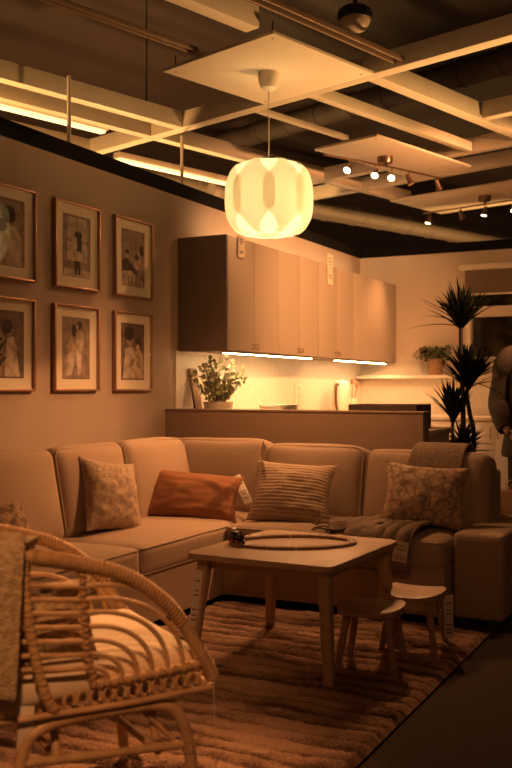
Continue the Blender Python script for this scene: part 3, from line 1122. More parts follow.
for i, x0 in enumerate((-2.83, -2.23, -1.63)):
    t = thing('base_cabinet', ['pale base cabinet in the far kitchen corner', 'pale base cabinet behind the tall spiky plant', 'pale base cabinet beside the standing person'][i], 'cabinet', (x0, 8.46, 0), (0, 0, 0), 'base cabinets under the end wall worktop')
    MB().box(0.001, 0.599, 0.02, 0.61, 0.0, 0.874).build('cabinet_body', 'white_lacquer', t)
    for j in range(2):
        a, b = 0.3 * j + 0.002, 0.3 * (j + 1) - 0.002
        dd = MB().box(a, b, 0.0, 0.019, 0.09, 0.868, 0.0015).build('door', 'white_lacquer', t)
        hx = b - 0.03 if j == 0 else a + 0.03
        MB().tube([(hx, 0, 0.82), (hx, -0.02, 0.815), (hx, -0.022, 0.77), (hx, -0.02, 0.725), (hx, 0, 0.72)], 0.005, 8, sm=3).build('handle', 'copper', dd)

# socket plate on the backsplash
X, Y, k = at_x(298, XW + 0.013)
z0, z1 = CAM_H + (388 - 407) * k / FPX, CAM_H + (388 - 384) * k / FPX
t = thing('socket_plate', 'upright white socket plate on the backsplash', 'socket', (X, Y, z0))
hw = 0.075
MB().box(0, 0.01, -hw, hw, 0, z1 - z0, 0.003).build('plate', 'ceramic_cream', t)
for q in range(3):
    zc_ = (z1 - z0) * (0.2 + 0.3 * q)
    mb = MB()
    mb.lathe([(0.001, 0.0), (0.018, 0.0), (0.020, 0.003), (0.024, 0.004), (0.026, 0.0)], 16, M=T(0.0102, 0, zc_) @ R('Y', 90))
    mb.build('outlet', 'label_paper', t)

# leafy plant in a pot on the worktop
px_, py_ = -3.19, 5.66
t = thing('potted_plant', 'leafy round leaved plant in a pale pot on the worktop', 'plant', (px_, py_, 0.91))
MB().lathe([(0.001, 0), (0.07, 0), (0.095, 0.10), (0.105, 0.165), (0.098, 0.165), (0.092, 0.13), (0.001, 0.13)], 24).build('pot', 'ceramic_cream', t)
MB().lathe([(0.001, 0.132), (0.090, 0.132)], 20).build('soil', 'soil', t)
st, lf = MB(), MB()
rnd = random.Random(3)


def leaf_disc(mb, p, nrm, r, el=1.0, m=None):
    nrm = nrm.normalized()
    u = nrm.orthogonal().normalized()
    v = nrm.cross(u)
    ph = rnd.random() * 6.28
    u, v = u * cos(ph) + v * sin(ph), v * cos(ph) - u * sin(ph)
    vs = [p]
    n = 8
    for i in range(n):
        a = 2 * pi * i / n
        vs.append(p + u * r * cos(a) * el + v * r * sin(a) + nrm * r * 0.22 * abs(sin(a)))
    mb.verts_faces(vs, [(0, 1 + i, 1 + (i + 1) % n) for i in range(n)], m=m)


for s in range(26):
    a = 2.4 * s + rnd.uniform(-0.3, 0.3)
    ln = rnd.uniform(0.24, 0.50)
    reach = rnd.uniform(0.06, 0.24)
    side = Vector((cos(a) * 0.5, sin(a) * 1.2, 0))
    if s < 6:
        side = Vector((-0.1 + 0.06 * s, -1 if s % 2 else 1, 0))
        reach, ln = ((0.34, 0.27), (0.40, 0.34), (0.30, 0.42))[s // 2]
    pts = [Vector((0, 0, 0.1)) + side * reach * f ** 0.9 + Vector((0, 0, ln * (f - 0.26 * f * f))) for f in (0, 0.25, 0.5, 0.75, 1)]
    pts = [Vector((max(p.x, -0.19), p.y, min(p.z, 0.48))) for p in pts]
    sp = smooth_path(pts, 4)
    st.tube(sp, [0.003, 0.0012], 5)
    for q in range(4, len(sp)):
        f = q / len(sp)
        for e in (-1, 1):
            if rnd.random() < 0.28:
                continue
            d = Vector((rnd.uniform(-1, 1), rnd.uniform(-1, 1), rnd.uniform(-0.6, 0.8))).normalized()
            p = sp[q] + d * rnd.uniform(0.018, 0.034)
            p.x = max(p.x, -0.215)
            p.z = min(p.z, 0.495)
            leaf_disc(lf, p, Vector((rnd.uniform(-0.6, 1), rnd.uniform(-1, 0.6), rnd.uniform(-0.3, 1))), rnd.uniform(0.011, 0.019))
st.build('stems', 'stem_brown', t)
lf.build('foliage', 'leaf_olive', t)

tag(MB().box(0, 0.016, -0.05, 0.05, 0, 0.40, 0.006, M=R('Y', -9)).build('chopping_board', 'board_wood', loc=(XW + 0.085, 5.70, 0.912)), 'tall narrow brown wooden board leaning behind the worktop plant', 'board')
bx = thing('storage_box', 'low pale box beside the plant on the worktop', 'box', (-3.05, 6.33, 0.91))
MB().box(-0.09, 0.09, -0.14, 0.14, 0, 0.115, 0.004).build('box_body', 'ceramic_cream', bx)
MB().box(-0.094, 0.094, -0.144, 0.144, 0.115, 0.135, 0.004).build('lid', 'worktop', bx)

# kettle
X, Y, k = at_x(341, -3.25)
kt = thing('kettle', 'cream jug kettle at the back of the worktop', 'kettle', (X, Y, 0.91))
MB().lathe([(0.001, 0.0), (0.085, 0.0), (0.088, 0.02), (0.08, 0.03), (0.086, 0.04), (0.083, 0.16), (0.070, 0.27), (0.064, 0.30), (0.06, 0.31)], 28).build('body', 'ceramic_cream', kt)
MB().lathe([(0.062, 0.308), (0.05, 0.325), (0.012, 0.332), (0.012, 0.345), (0.001, 0.348)], 24).build('lid', 'ceramic_cream', kt)
MB().tube([(0.0, -0.066, 0.29), (0.0, -0.115, 0.285), (0.0, -0.125, 0.2), (0.0, -0.118, 0.1), (0.0, -0.085, 0.06)], 0.012, 8, sm=4).build('handle', 'dark_wood', kt)
MB().tube([(0, 0.06, 0.25), (0, 0.09, 0.29)], [0.026, 0.012], 10).build('spout', 'ceramic_cream', kt)
# utensil pot
X, Y, k = at_x(356, -3.28)
up = thing('utensil_pot', 'small cream pot of kitchen tools beside the kettle', 'pot', (X, Y - 0.12, 0.91))
MB().lathe([(0.001, 0), (0.05, 0), (0.055, 0.16), (0.05, 0.16), (0.046, 0.02), (0.001, 0.02)], 20).build('pot', 'ceramic_cream', up)
for a, h in ((0.3, 0.27), (1.8, 0.30), (3.6, 0.26)):
    mb = MB()
    mb.tube([(0.01 * cos(a), 0.01 * sin(a), 0.03), (0.05 * cos(a), 0.05 * sin(a), h)], 0.005, 6)
    mb.lathe([(0.001, -0.03), (0.016, -0.02), (0.020, 0.0), (0.014, 0.025), (0.001, 0.03)], 10, M=T(0.05 * cos(a), 0.05 * sin(a), h + 0.02))
    mb.build('utensil', 'board_wood', up)

# dark wooden tray behind the half wall
X0 = at_y(357, 5.85)[0]
X1 = at_y(424, 5.85)[0]
ty = thing('wooden_tray', 'dark wooden tray standing on the half wall worktop', 'tray', ((X0 + X1) / 2, 5.85, 0.91))
L = (X1 - X0) / 2
MB().box(-L, L, -0.16, 0.16, 0, 0.02, 0.004).build('base', 'dark_wood', ty)
mb = MB()
mb.box(-L, L, -0.16, -0.145, 0.02, 0.155, 0.004).box(-L, L, 0.145, 0.16, 0.02, 0.155, 0.004).box(-L, -L + 0.015, -0.145, 0.145, 0.02, 0.155, 0.004).box(L - 0.015, L, -0.145, 0.145, 0.02, 0.155, 0.004)
mb.build('rim', 'dark_wood', ty)

# shelf plant
X, Y, k = at_y(435, YB - 0.09)
t = thing('potted_plant', 'bushy small leaved plant in brown basket on the ledge', 'plant', (X, Y, 1.297))
MB().lathe([(0.001, 0), (0.068, 0), (0.075, 0.08), (0.074, 0.155), (0.067, 0.155), (0.064, 0.12), (0.001, 0.12)], 20).build('basket', 'basket_weave', t)
st, lf = MB(), MB()
for s in range(34):
    a = rnd.uniform(0, 2 * pi)
    reach = rnd.uniform(0.04, 0.2)
    ht = rnd.uniform(0.04, 0.17)
    sd = Vector((cos(a), sin(a) * 0.32, 0))
    pts = [Vector((0, 0, 0.12)) + sd * reach * f + Vector((0, 0, ht * 2.2 * f * (1 - 0.62 * f))) for f in (0, 0.3, 0.6, 0.85, 1.0)]
    pts = [Vector((p.x, min(p.y, 0.075), p.z)) for p in pts]
    sp = smooth_path(pts, 3)
    st.tube(sp, [0.002, 0.001], 4)
    for q in range(3, len(sp)):
        p = sp[q] + Vector((rnd.uniform(-1, 1), rnd.uniform(-1, 0.4), rnd.uniform(-1, 1))) * 0.016
        leaf_disc(lf, p, Vector((rnd.uniform(-1, 1), rnd.uniform(-1, 0.5), rnd.uniform(0, 1))), rnd.uniform(0.011, 0.02), 1.5)
st.build('stems', 'stem_brown', t)
lf.build('foliage', 'leaf_shelf', t)

# ------------------------------------------------------------------ tall spiky plant
YK = 6.4


def yk(px, py, dk=0.0):
    d = ray(px)
    k = YK + dk
    return Vector((k * d[0], k * d[1], CAM_H + (388 - py) * k / FPX))


pb = yk(466, 455)
pb.z = 0
t = thing('yucca_plant', 'tall dark spiky plant on three stems behind the sofa end', 'plant', pb)
MB().lathe([(0.001, 0), (0.13, 0), (0.15, 0.05), (0.165, 0.30), (0.17, 0.34), (0.155, 0.34), (0.15, 0.30), (0.001, 0.30)], 28).build('pot', 'pot_brown', t)
MB().lathe([(0.001, 0.302), (0.15, 0.302)], 24).build('soil', 'soil', t)


def blade_fan(parent, base, n, lmin, lmax, spread, seed, droop=0.18, extra=()):
    rr = random.Random(seed)
    mb = MB()
    specs = []
    for i in range(n):
        az = 2.4 * i + rr.uniform(-0.3, 0.3)
        pol = radians(rr.uniform(2, spread) if i % 4 else rr.uniform(spread * 0.7, spread * 1.25))
        specs.append((az, pol, rr.uniform(lmin, lmax), droop * rr.uniform(0.3, 1.2)))
    specs += list(extra)
    for az, pol, L, dr in specs:
        d = Vector((cos(az) * sin(pol), sin(az) * sin(pol), cos(pol)))
        hz = Vector((cos(az), sin(az), 0))
        side = Vector((-sin(az), cos(az), 0))
        pts = []
        st_ = Vector((0, 0, rr.uniform(-0.025, 0.05)))
        for k in range(9):
            f = k / 8
            p = base + st_ + d * L * f + hz * (L * 0.12 * f * f) - Vector((0, 0, 1)) * (dr * L * f * f * sin(pol) * 1.4)
            pts.append(p)
        vs, fs = [], []
        for k, p in enumerate(pts):
            f = k / 8
            w = 0.0165 * (0.65 + 0.9 * f - 1.55 * f * f) + 0.0008
            tn = (pts[min(8, k + 1)] - pts[max(0, k - 1)]).normalized()
            nn = side.cross(tn).normalized()
            vs += [p + side * w + nn * w * 0.35, p, p - side * w + nn * w * 0.35]
        for k in range(8):
            for j in range(2):
                fs.append((k * 3 + j, k * 3 + j + 1, k * 3 + 4 + j, k * 3 + 3 + j))
        mb.verts_faces(vs, fs)
    return mb.build('leaf_crown', 'leaf_dark', parent)


left_az, right_az = atan2(-sA, -cA), atan2(sA, cA)
for pts, r0, r1, crowns in (
        ([(466, 470), (464, 450), (463, 400), (461, 360), (461, 320)], 0.019, 0.014, [(461, 326, 150, 0.17, 0.31, 44, 1, [(left_az, radians(75), 0.36, 0.25), (left_az + 0.25, radians(58), 0.3, 0.3)])]),
        ([(474, 470), (474, 440), (470, 415), (467, 395), (469, 376)], 0.018, 0.013, [(469, 386, 130, 0.18, 0.34, 44, 2, [(right_az, radians(66), 0.38, 0.05), (right_az, radians(92), 0.28, 0.35), (right_az + 0.3, radians(72), 0.3, 0.1)])]),
        ([(456, 470), (453, 440), (453, 418)], 0.014, 0.011, [(453, 420, 90, 0.14, 0.28, 30, 3, [(left_az, radians(40), 0.27, 0.1)])])):
    W3 = [yk(*p) - pb for p in pts]
    W3[0].z = 0.30
    base0 = W3[0]
    base0.x *= 0.5
    base0.y *= 0.5
    trk = MB().tube(W3, [r0, r1], 10, sm=6).build('trunk', 'trunk_dark', t)
    for cx, cy, n, a, b, spd, sd, ex in crowns:
        blade_fan(t, yk(cx, cy) - pb, n, a, b, spd, sd, extra=ex)
blade_fan(t, yk(464, 450) - pb, 90, 0.12, 0.22, 62, 5)
bp_ = yk(438, 446, 0.30)
tag(MB().box(-0.11, 0.11, -0.1, 0.1, 0, 0.80, 0.004).build('pedestal', 'pot_brown', loc=(bp_.x, bp_.y, 0), rot=(0, 0, 0)), 'dark brown plinth just past the end of the half wall', 'plinth')

# ------------------------------------------------------------------ corner sofa
SX = -2.47            # front of the left wing
SY = 4.45             # front of the right wing
SB = 5.37             # back of the right wing
ST = 0.43             # seat height
sofa = thing('corner_sofa', 'large beige corner sofa along the photo wall and half wall', 'sofa', (-2.4, 4.6, 0))
off = Vector((-2.4, 4.6, 0))


def spart(name, mb, m, c, parent=sofa, rot=None):
    return mb.build(name, m, parent, loc=Vector(c) - off, rot=rot)


LY0 = 2.15            # near end of the left wing
# base: L shaped upholstered plinth
bm_ = MB()
XL0 = XW + 0.03
bm_.prism([(XL0, LY0), (SX - 0.012, LY0), (SX - 0.012, SY + 0.012), (-1.26, SY + 0.012), (-1.26, SB), (XL0, SB)], 0.055, 0.30, bevel=0.012, M=T(-off.x, -off.y, 0))
bm_.build('base', 'sofa_fabric', sofa)
for fx, fy in ((SX - 0.08, LY0 + 0.1), (SX - 0.08, SY - 0.05), (-1.34, SY + 0.1), (-1.34, SB - 0.1), (XL0 + 0.1, LY0 + 0.1), (XL0 + 0.1, SB - 0.1)):
    MB().box(-0.03, 0.03, -0.03, 0.03, 0, 0.056, 0.003).build('foot', 'sofa_foot', sofa, loc=Vector((fx, fy, 0)) - off)
# back frames
fb = rounded_block(0.22, SB - LY0, 0.44, 0.03, n=8)
spart('back_frame', fb, 'sofa_fabric', (XL0 + 0.11, (SB + LY0) / 2, 0.50))
fb = rounded_block(-1.185 - (XL0 + 0.221), 0.2, 0.44, 0.03, n=8)
spart('back_frame', fb, 'sofa_fabric', ((XL0 + 0.221 - 1.185) / 2, SB - 0.1, 0.50))


def piped(mb_fn, name, c, rot=None, loops=()):
    o = spart(name, mb_fn, 'sofa_fabric', c, rot=rot)
    for lp in loops:
        MB().tube(lp, 0.0045, 6, closed=True).build('piping', 'sofa_piping', o)
    return o


def loop_rect(hx, hy, z, r, n=5, axis='z'):
    pts = []
    for cx, cy, a0 in ((hx - r, hy - r, 0), (-hx + r, hy - r, 90), (-hx + r, -hy + r, 180), (hx - r, -hy + r, 270)):
        for i in range(n + 1):
            a = radians(a0 + 90 * i / n)
            pts.append((cx + r * cos(a), cy + r * sin(a)))
    if axis == 'z':
        return [Vector((x, y, z)) for x, y in pts]
    if axis == 'y':
        return [Vector((x, z, y)) for x, y in pts]
    return [Vector((z, x, y)) for x, y in pts]


# seat cushions
SCH = 0.145


def seat(x0, x1, y0, y1, sd):
    sx, sy = x1 - x0, y1 - y0
    o = piped(rounded_block(sx - 0.004, sy - 0.004, SCH, 0.035, (0.008, 0.008, 0.028), 16, sd, 0.004), 'seat_cushion', ((x0 + x1) / 2, (y0 + y1) / 2, ST - SCH / 2 - 0.004),
              loops=(loop_rect(sx / 2 - 0.006, sy / 2 - 0.006, SCH / 2 - 0.012, 0.03), loop_rect(sx / 2 - 0.006, sy / 2 - 0.006, -SCH / 2 + 0.012, 0.03)))
    return o


XB = -3.0     # where the left wing's back cushions begin
seat(XL0 + 0.2, SX, 2.9, 3.66, 1)
seat(XL0 + 0.2, SX, LY0, 2.9, 2)
seat(XL0 + 0.2, SX, 3.66, SB - 0.2, 3)
seat(SX, -1.86, SY, SB - 0.2, 4)
seat(-1.86, -1.262, SY, SB - 0.2, 5)
# back cushions
BH = 0.475


def back_cushion(x, y, wd, facing, sd, lean=11, h=BH, th=0.23):
    if facing == 'y':
        h = 0.462 - 0.018 * (sd - 15)
    mb = rounded_block(wd - 0.006, th, h, 0.055, (0.006, 0.035, 0.014), 16, sd, 0.008)
    lp = loop_rect(wd / 2 - 0.012, h / 2 - 0.012, -th / 2 + 0.022, 0.05, axis='y')
    lp2 = loop_rect(wd / 2 - 0.012, h / 2 - 0.012, th / 2 - 0.022, 0.05, axis='y')
    rz = 90 if facing == 'x' else 0
    rot = (Matrix.Rotation(radians(rz), 4, 'Z') @ Matrix.Rotation(radians(-lean), 4, 'X')).to_euler()
    return piped(mb, 'back_cushion', (x, y, ST + h / 2 - 0.045), rot=rot, loops=(lp, lp2))


# facing +X : local -Y must look to +X -> rotate +90 about Z
for y0, y1, sd in ((2.45, 3.07, 11), (3.07, 3.70, 12), (3.70, 4.29, 13), (4.29, 4.95, 14)):
    back_cushion(-3.08, (y0 + y1) / 2, y1 - y0, 'x', sd)
for x0, x1, sd in ((-3.18, -2.49, 15), (-2.49, -1.87, 16), (-1.87, -1.165, 17)):
    back_cushion((x0 + x1) / 2, 5.07, x1 - x0, 'y', sd)
# right arm
ar = rounded_block(0.25, 0.80, 0.42, 0.022, (0.0, 0.003, 0.006), 12, 9, 0.002)
spart('armrest', ar, 'sofa_fabric', (-1.125, 4.57 + 0.40, 0.245))
for fx, fy in ((-1.06, 4.62), (-1.2, 4.62), (-1.06, 5.28), (-1.2, 5.28)):
    MB().box(-0.025, 0.025, -0.025, 0.025, 0, 0.045, 0.003).build('foot', 'sofa_foot', sofa, loc=Vector((fx, fy, 0)) - off)
# small brand flag sewn to the left back cushion
fl = MB().box(-0.018, 0.018, -0.002, 0.002, -0.012, 0.012, 0.001).build('sewn_flag', 'rust_velvet', sofa, loc=Vector((-2.935, 4.12, 0.66)) - off, rot=(0, 0, radians(70)))

# ------------------------------------------------------------------ loose cushions


def cushion(label, m, w, h, t, loc, yaw, lean, roll=0, seed=0, wr=0.012, group='loose cushions on the sofa', pinch=0.11, sag=0.0):
    """loc: bottom centre; yaw 0 faces -Y; lean tips the top backwards"""
    o = thing('throw_cushion', label, 'cushion', loc, (Matrix.Rotation(radians(yaw), 4, 'Z') @ Matrix.Rotation(radians(-lean), 4, 'X') @ Matrix.Rotation(radians(roll), 4, 'Y')).to_euler(), group)
    pillow_mesh(w, h, t, seed, pinch, wr, sag=sag).build('cover', m, o)
    return o


SZ = ST + 0.012
c1 = cushion('beige mottled square cushion leaning on the photo wall wing of the sofa', 'bobble_beige', 0.37, 0.38, 0.16, (-2.82, 3.94, SZ - 0.005), 80, 20, 10, 1)
c2 = cushion('rust coloured velvet lumbar cushion in the sofa corner', 'rust_velvet', 0.53, 0.30, 0.15, (-2.72, 4.49, SZ - 0.005), 27, 34, 7, 2, 0.011)
c3 = cushion('beige striped knit cushion with paper tag on the back wing', 'knit_beige', 0.45, 0.36, 0.17, (-2.175, 4.62, SZ - 0.005), 14, 30, 3, 3, 0.009)
c4 = cushion('large cushion with brown scroll print near the right arm', 'scroll_print', 0.42, 0.33, 0.15, (-1.445, 4.68, SZ + 0.02), 12, 24, 4, 4, 0.010)
c5 = cushion('small flecked brown cushion at the left frame edge', 'fleck_print', 0.42, 0.40, 0.15, (-2.90, 3.16, SZ + 0.03), 80, 38, 6, 5)


def paper_tag(parent, loc, rot, w, h, name='paper_tag', bars=True, m='label_paper'):
    o = MB().box(-w / 2, w / 2, -0.001, 0.001, 0, h, 0.0004).build(name, m, parent, loc=loc, rot=rot)
    o['label'] = 'pale paper tag with dark print'
    if bars:
        mb = MB()
        for i, f in enumerate((0.12, 0.2, 0.3, 0.55, 0.63, 0.8)):
            ww = w * (0.38, 0.3, 0.36, 0.34, 0.22, 0.3)[i]
            mb.box(-ww, ww, -0.0016, -0.001, h * f, h * f + min(0.006, h * 0.035))
        mb.build('print', 'label_ink', o)
    return o


paper_tag(c2, (0.225, 0.005, 0.31), (radians(0), radians(150), 0), 0.05, 0.19)
paper_tag(c3, (-0.20, -0.02, 0.37), (radians(70), radians(60), 0), 0.055, 0.14, bars=False)

# ------------------------------------------------------------------ knitted throw over the sofa back and seat
th = thing('throw_blanket', 'brown knitted throw with fringe laid over sofa back and seat', 'blanket', (-1.5, 4.6, ST))
path = [(5.30, 0.60, -1.445), (5.285, 0.72, -1.445), (5.25, 0.81, -1.445), (5.15, 0.852, -1.445), (5.035, 0.836, -1.445), (4.955, 0.76, -1.45), (4.915, 0.63, -1.47), (4.885, 0.54, -1.49), (4.83, 0.475, -1.51), (4.7, 0.476, -1.54), (4.58, 0.474, -1.565), (4.49, 0.462, -1.58), (4.435, 0.425, -1.59), (4.415, 0.36, -1.595), (4.412, 0.27, -1.60)]
sp = smooth_path([Vector((p[2], p[0], p[1])) for p in path], 5)
tb = MB()
NL = len(sp) - 1


def throw_fn(u, v):
    i = min(NL, int(round(v * NL)))
    p = sp[i]
    seatf = max(0.0, min(1.0, (0.6 - (p.z - 0.42)) * 2.2)) if p.z < 0.6 else 0.0
    w = 0.26 + 0.12 * v
    x = p.x + (u - 0.5) * w
    fold = sin(u * 17 + v * 3) * (0.002 + 0.009 * seatf) + mnoise.noise(Vector((u * 5, v * 9, 1))) * 0.018 * seatf
    a = sp[max(0, i - 1)]
    b = sp[min(NL, i + 1)]
    tn = (b - a).normalized()
    nn = Vector((1, 0, 0)).cross(tn).normalized()
    if nn.z < 0 or (abs(nn.z) < 0.3 and nn.y > 0 and v > 0.3):
        nn = -nn
    q = Vector((x, p.y, p.z)) + nn * (abs(fold) + 0.004)
    return q - Vector((-1.5, 4.6, ST))


tb.grid(throw_fn, 26, NL)
to = tb.build('knit', 'throw_knit', th)
sm_ = to.modifiers.new('thick', 'SOLIDIFY')
sm_.thickness = 0.008
sm_.offset = 1
# gathered part with fringe over the seat at the table side
fr_ = MB()
gat = MB()


def gath(u, v):
    x = -1.60 - 0.30 * v + 0.02 * sin(u * 9)
    y = 4.76 - 0.24 * u - 0.06 * v
    z = ST + 0.032 + 0.028 * abs(sin(u * 8 + v * 2)) * (1 - 0.3 * v) + 0.012 * mnoise.noise(Vector((u * 6, v * 6, 2)))
    if y < 4.52:
        z -= (4.52 - y) * 0.4
    return Vector((x + 1.5, y - 4.6, z - ST))


gat.grid(gath, 26, 16)
go = gat.build('gathered_end', 'throw_knit', th)
sm_ = go.modifiers.new('thick', 'SOLIDIFY')
sm_.thickness = 0.008
for i in range(26):
    u = i / 25
    p = gath(u, 1.0)
    a = random.uniform(-0.3, 0.3)
    fr_.tube([p, p + Vector((-0.03, -0.01 + a * 0.03, 0.004)), p + Vector((-0.07, -0.02 + a * 0.06, -0.012 + 0.006 * random.random()))], [0.004, 0.0025], 5, sm=3)
fr_.build('fringe', 'throw_knit', th)
paper_tag(th, Vector((-1.462, 4.380, 0.325)) - Vector((-1.5, 4.6, ST)), (0, radians(8), radians(12)), 0.07, 0.10)

# ------------------------------------------------------------------ rug
RX0, RX1, RY0, RY1 = -2.49, -1.04, 0.9, 4.455
rg = MB()
rph = [random.uniform(-0.02, 0.02) for _ in range(80)]


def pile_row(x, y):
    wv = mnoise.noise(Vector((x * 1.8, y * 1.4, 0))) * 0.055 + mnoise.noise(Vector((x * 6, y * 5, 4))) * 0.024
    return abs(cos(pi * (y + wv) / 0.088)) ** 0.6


def rug_fn(u, v):
    x = RX0 + (RX1 - RX0) * u
    y = RY0 + (RY1 - RY0) * v
    wv = mnoise.noise(Vector((x * 1.8, y * 1.4, 0))) * 0.055 + mnoise.noise(Vector((x * 6, y * 5, 4))) * 0.024
    sp_ = 0.088
    ph = (y + wv) / sp_
    ridge = abs(cos(pi * ph)) ** 0.6
    amp = 0.016 + 0.013 * mnoise.noise(Vector((x * 2.5, y * 9, 7)))
    e = min(1.0, min(u, 1 - u) * 60, min(v, 1 - v) * 90)
    z = 0.008 + e * (0.007 + ridge * amp + 0.006 * mnoise.noise(Vector((x * 38, y * 48, 0))) + 0.005 * mnoise.noise(Vector((x * 14, y * 30, 5))))
    return Vector((x, y, z))


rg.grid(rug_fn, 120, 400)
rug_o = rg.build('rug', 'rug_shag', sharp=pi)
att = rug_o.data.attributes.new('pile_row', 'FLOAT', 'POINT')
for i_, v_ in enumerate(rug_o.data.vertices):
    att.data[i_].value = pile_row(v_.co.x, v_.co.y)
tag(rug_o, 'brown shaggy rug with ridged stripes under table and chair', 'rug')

# ------------------------------------------------------------------ activity table
TZ = 0.485
tc_ = Vector((-1.70, 3.705, 0))
tb_ = thing('low_table', 'light birch low square table in front of the sofa', 'table', (tc_.x, tc_.y, 0.02), (0, 0, radians(-2)))


def rrect(hx, hy, r, n=6):
    out = []
    for cx, cy, a0 in ((hx - r, hy - r, 0), (-hx + r, hy - r, 90), (-hx + r, -hy + r, 180), (hx - r, -hy + r, 270)):
        for i in range(n + 1):
            a = radians(a0 + 90 * i / n)
            out.append((cx + r * cos(a), cy + r * sin(a)))
    return out


MB().prism(rrect(0.335, 0.372, 0.045), TZ - 0.02 - 0.024, TZ - 0.02, bevel=0.006).build('tabletop', 'birch', tb_)
ap = MB()
for x0, x1, y0, y1 in ((-0.27, 0.27, -0.295, -0.275), (-0.27, 0.27, 0.275, 0.295), (-0.27, -0.25, -0.275, 0.275), (0.25, 0.27, -0.275, 0.275)):
    ap.box(x0, x1, y0, y1, TZ - 0.09, TZ - 0.044, 0.002)
ap.build('apron', 'birch', tb_)
for sx in (-1, 1):
    for sy in (-1, 1):
        lg = MB()
        top = Vector((sx * 0.275, sy * 0.30, TZ - 0.045))
        ft2 = Vector((sx * 0.315, sy * 0.345, 0.0))
        n = 10
        vs, fs = [], []
        rings = []
        for i in range(6):
            f = i / 5
            p = top.lerp(ft2, f)
            r = 0.027 - 0.008 * f
            ring = [(p.x + xx * r, p.y + yy * r, p.z) for xx, yy in rrect(1, 1, 0.45, 3)]
            rings.append(ring)
        m_ = len(rings[0])
        for rr_ in rings:
            vs += rr_
        for i in range(5):
            for j in range(m_):
                fs.append((i * m_ + j, i * m_ + (j + 1) % m_, (i + 1) * m_ + (j + 1) % m_, (i + 1) * m_ + j))
        fs.append(tuple(range(m_)))
        fs.append(tuple(5 * m_ + j for j in range(m_)))
        lg.verts_faces(vs, fs)
        lo = lg.build('leg', 'birch', tb_)
        if sx < 0 and sy < 0:
            paper_tag(lo, (top.x - 0.03, top.y - 0.055, 0.155), (0, radians(7), radians(27)), 0.032, 0.24)

# toy train set
tp = thing('train_track', 'oval wooden toy train track on the low table', 'toy track', (0, 0, 0))
oc = Vector(at_z(293, 543, TZ)[:2] + (TZ,))
tp.location = (oc.x, oc.y, TZ + 0.0005)
tp.rotation_euler = (0, 0, YAW + radians(2))
NSEG = 12


def oval(a, rx=0.262, ry=0.165):
    return Vector((rx * cos(a), ry * sin(a), 0))


for i in range(NSEG):
    a0, a1 = 2 * pi * i / NSEG + 0.008, 2 * pi * (i + 1) / NSEG - 0.008
    mb = MB()
    cross = [(-0.02, 0.0), (0.02, 0.0), (0.02, 0.012), (0.014, 0.012), (0.0135, 0.0085), (0.008, 0.0085), (0.0075, 0.012), (-0.0075, 0.012), (-0.008, 0.0085), (-0.0135, 0.0085), (-0.014, 0.012), (-0.02, 0.012)]
    vs, fs = [], []
    ns = 7
    for k in range(ns):
        a = a0 + (a1 - a0) * k / (ns - 1)
        p = oval(a)
        tn = (oval(a + 0.01) - oval(a - 0.01)).normalized()
        nn = Vector((tn.y, -tn.x, 0))
        for cx, cz in cross:
            vs.append(p + nn * cx + Vector((0, 0, cz)))
    cn = len(cross)
    for k in range(ns - 1):
        for j in range(cn):
            fs.append((k * cn + j, k * cn + (j + 1) % cn, (k + 1) * cn + (j + 1) % cn, (k + 1) * cn + j))
    fs.append(tuple(range(cn)))
    fs.append(tuple((ns - 1) * cn + j for j in range(cn)))
    mb.verts_faces(vs, fs)
    mb.build('track_piece', 'track_wood', tp, sharp=radians(30))


def track_world(a):
    p = oval(a)
    q = tp.matrix_basis @ p
    tn = tp.matrix_basis.to_3x3() @ (oval(a + 0.01) - oval(a - 0.01)).normalized()
    return q, atan2(tn.y, tn.x)


bpy.context.view_layer.update()
for idx, (ang, lab) in enumerate(((pi + 0.36, 'black toy engine with round boiler on the train track'), (pi - 0.06, 'small toy wagon with pale load behind the engine'))):
    q, hd = track_world(ang)
    e = thing('toy_engine' if idx == 0 else 'toy_wagon', lab, 'toy train', (q.x, q.y, TZ + 0.0105), (0, 0, hd), 'toy train on the table')
    MB().box(-0.036, 0.036, -0.015, 0.015, 0.008, 0.016, 0.002).build('chassis', 'train_red' if idx else 'train_black', e)
    if idx == 0:
        MB().tube([(-0.012, 0, 0.028), (0.036, 0, 0.028)], 0.0125, 14).build('boiler', 'train_black', e)
        MB().box(-0.036, -0.010, -0.015, 0.015, 0.016, 0.044, 0.002).box(-0.039, -0.007, -0.018, 0.018, 0.044, 0.049, 0.002).build('cab', 'train_black', e)
        MB().lathe([(0.004, 0.038), (0.004, 0.05), (0.0065, 0.056), (0.001, 0.056)], 12, M=T(0.026, 0, 0)).build('chimney', 'train_black', e)
    else:
        MB().box(-0.034, 0.034, -0.015, 0.015, 0.016, 0.036, 0.002).build('wagon_body', 'train_black', e)
        MB().box(-0.022, 0.020, -0.011, 0.011, 0.036, 0.056, 0.006).build('load', 'train_white', e)
        MB().box(-0.010, 0.012, -0.0113, 0.0113, 0.042, 0.050, 0.002).build('band', 'train_red', e)
    for wx_ in (-0.022, 0.022):
        for wy_ in (-0.016, 0.016):
            MB().tube([(wx_, wy_ - 0.003, 0.0085), (wx_, wy_ + 0.003, 0.0085)], 0.0085, 14).build('wheel', 'train_red' if idx == 0 else 'train_black', e)

# ------------------------------------------------------------------ stools


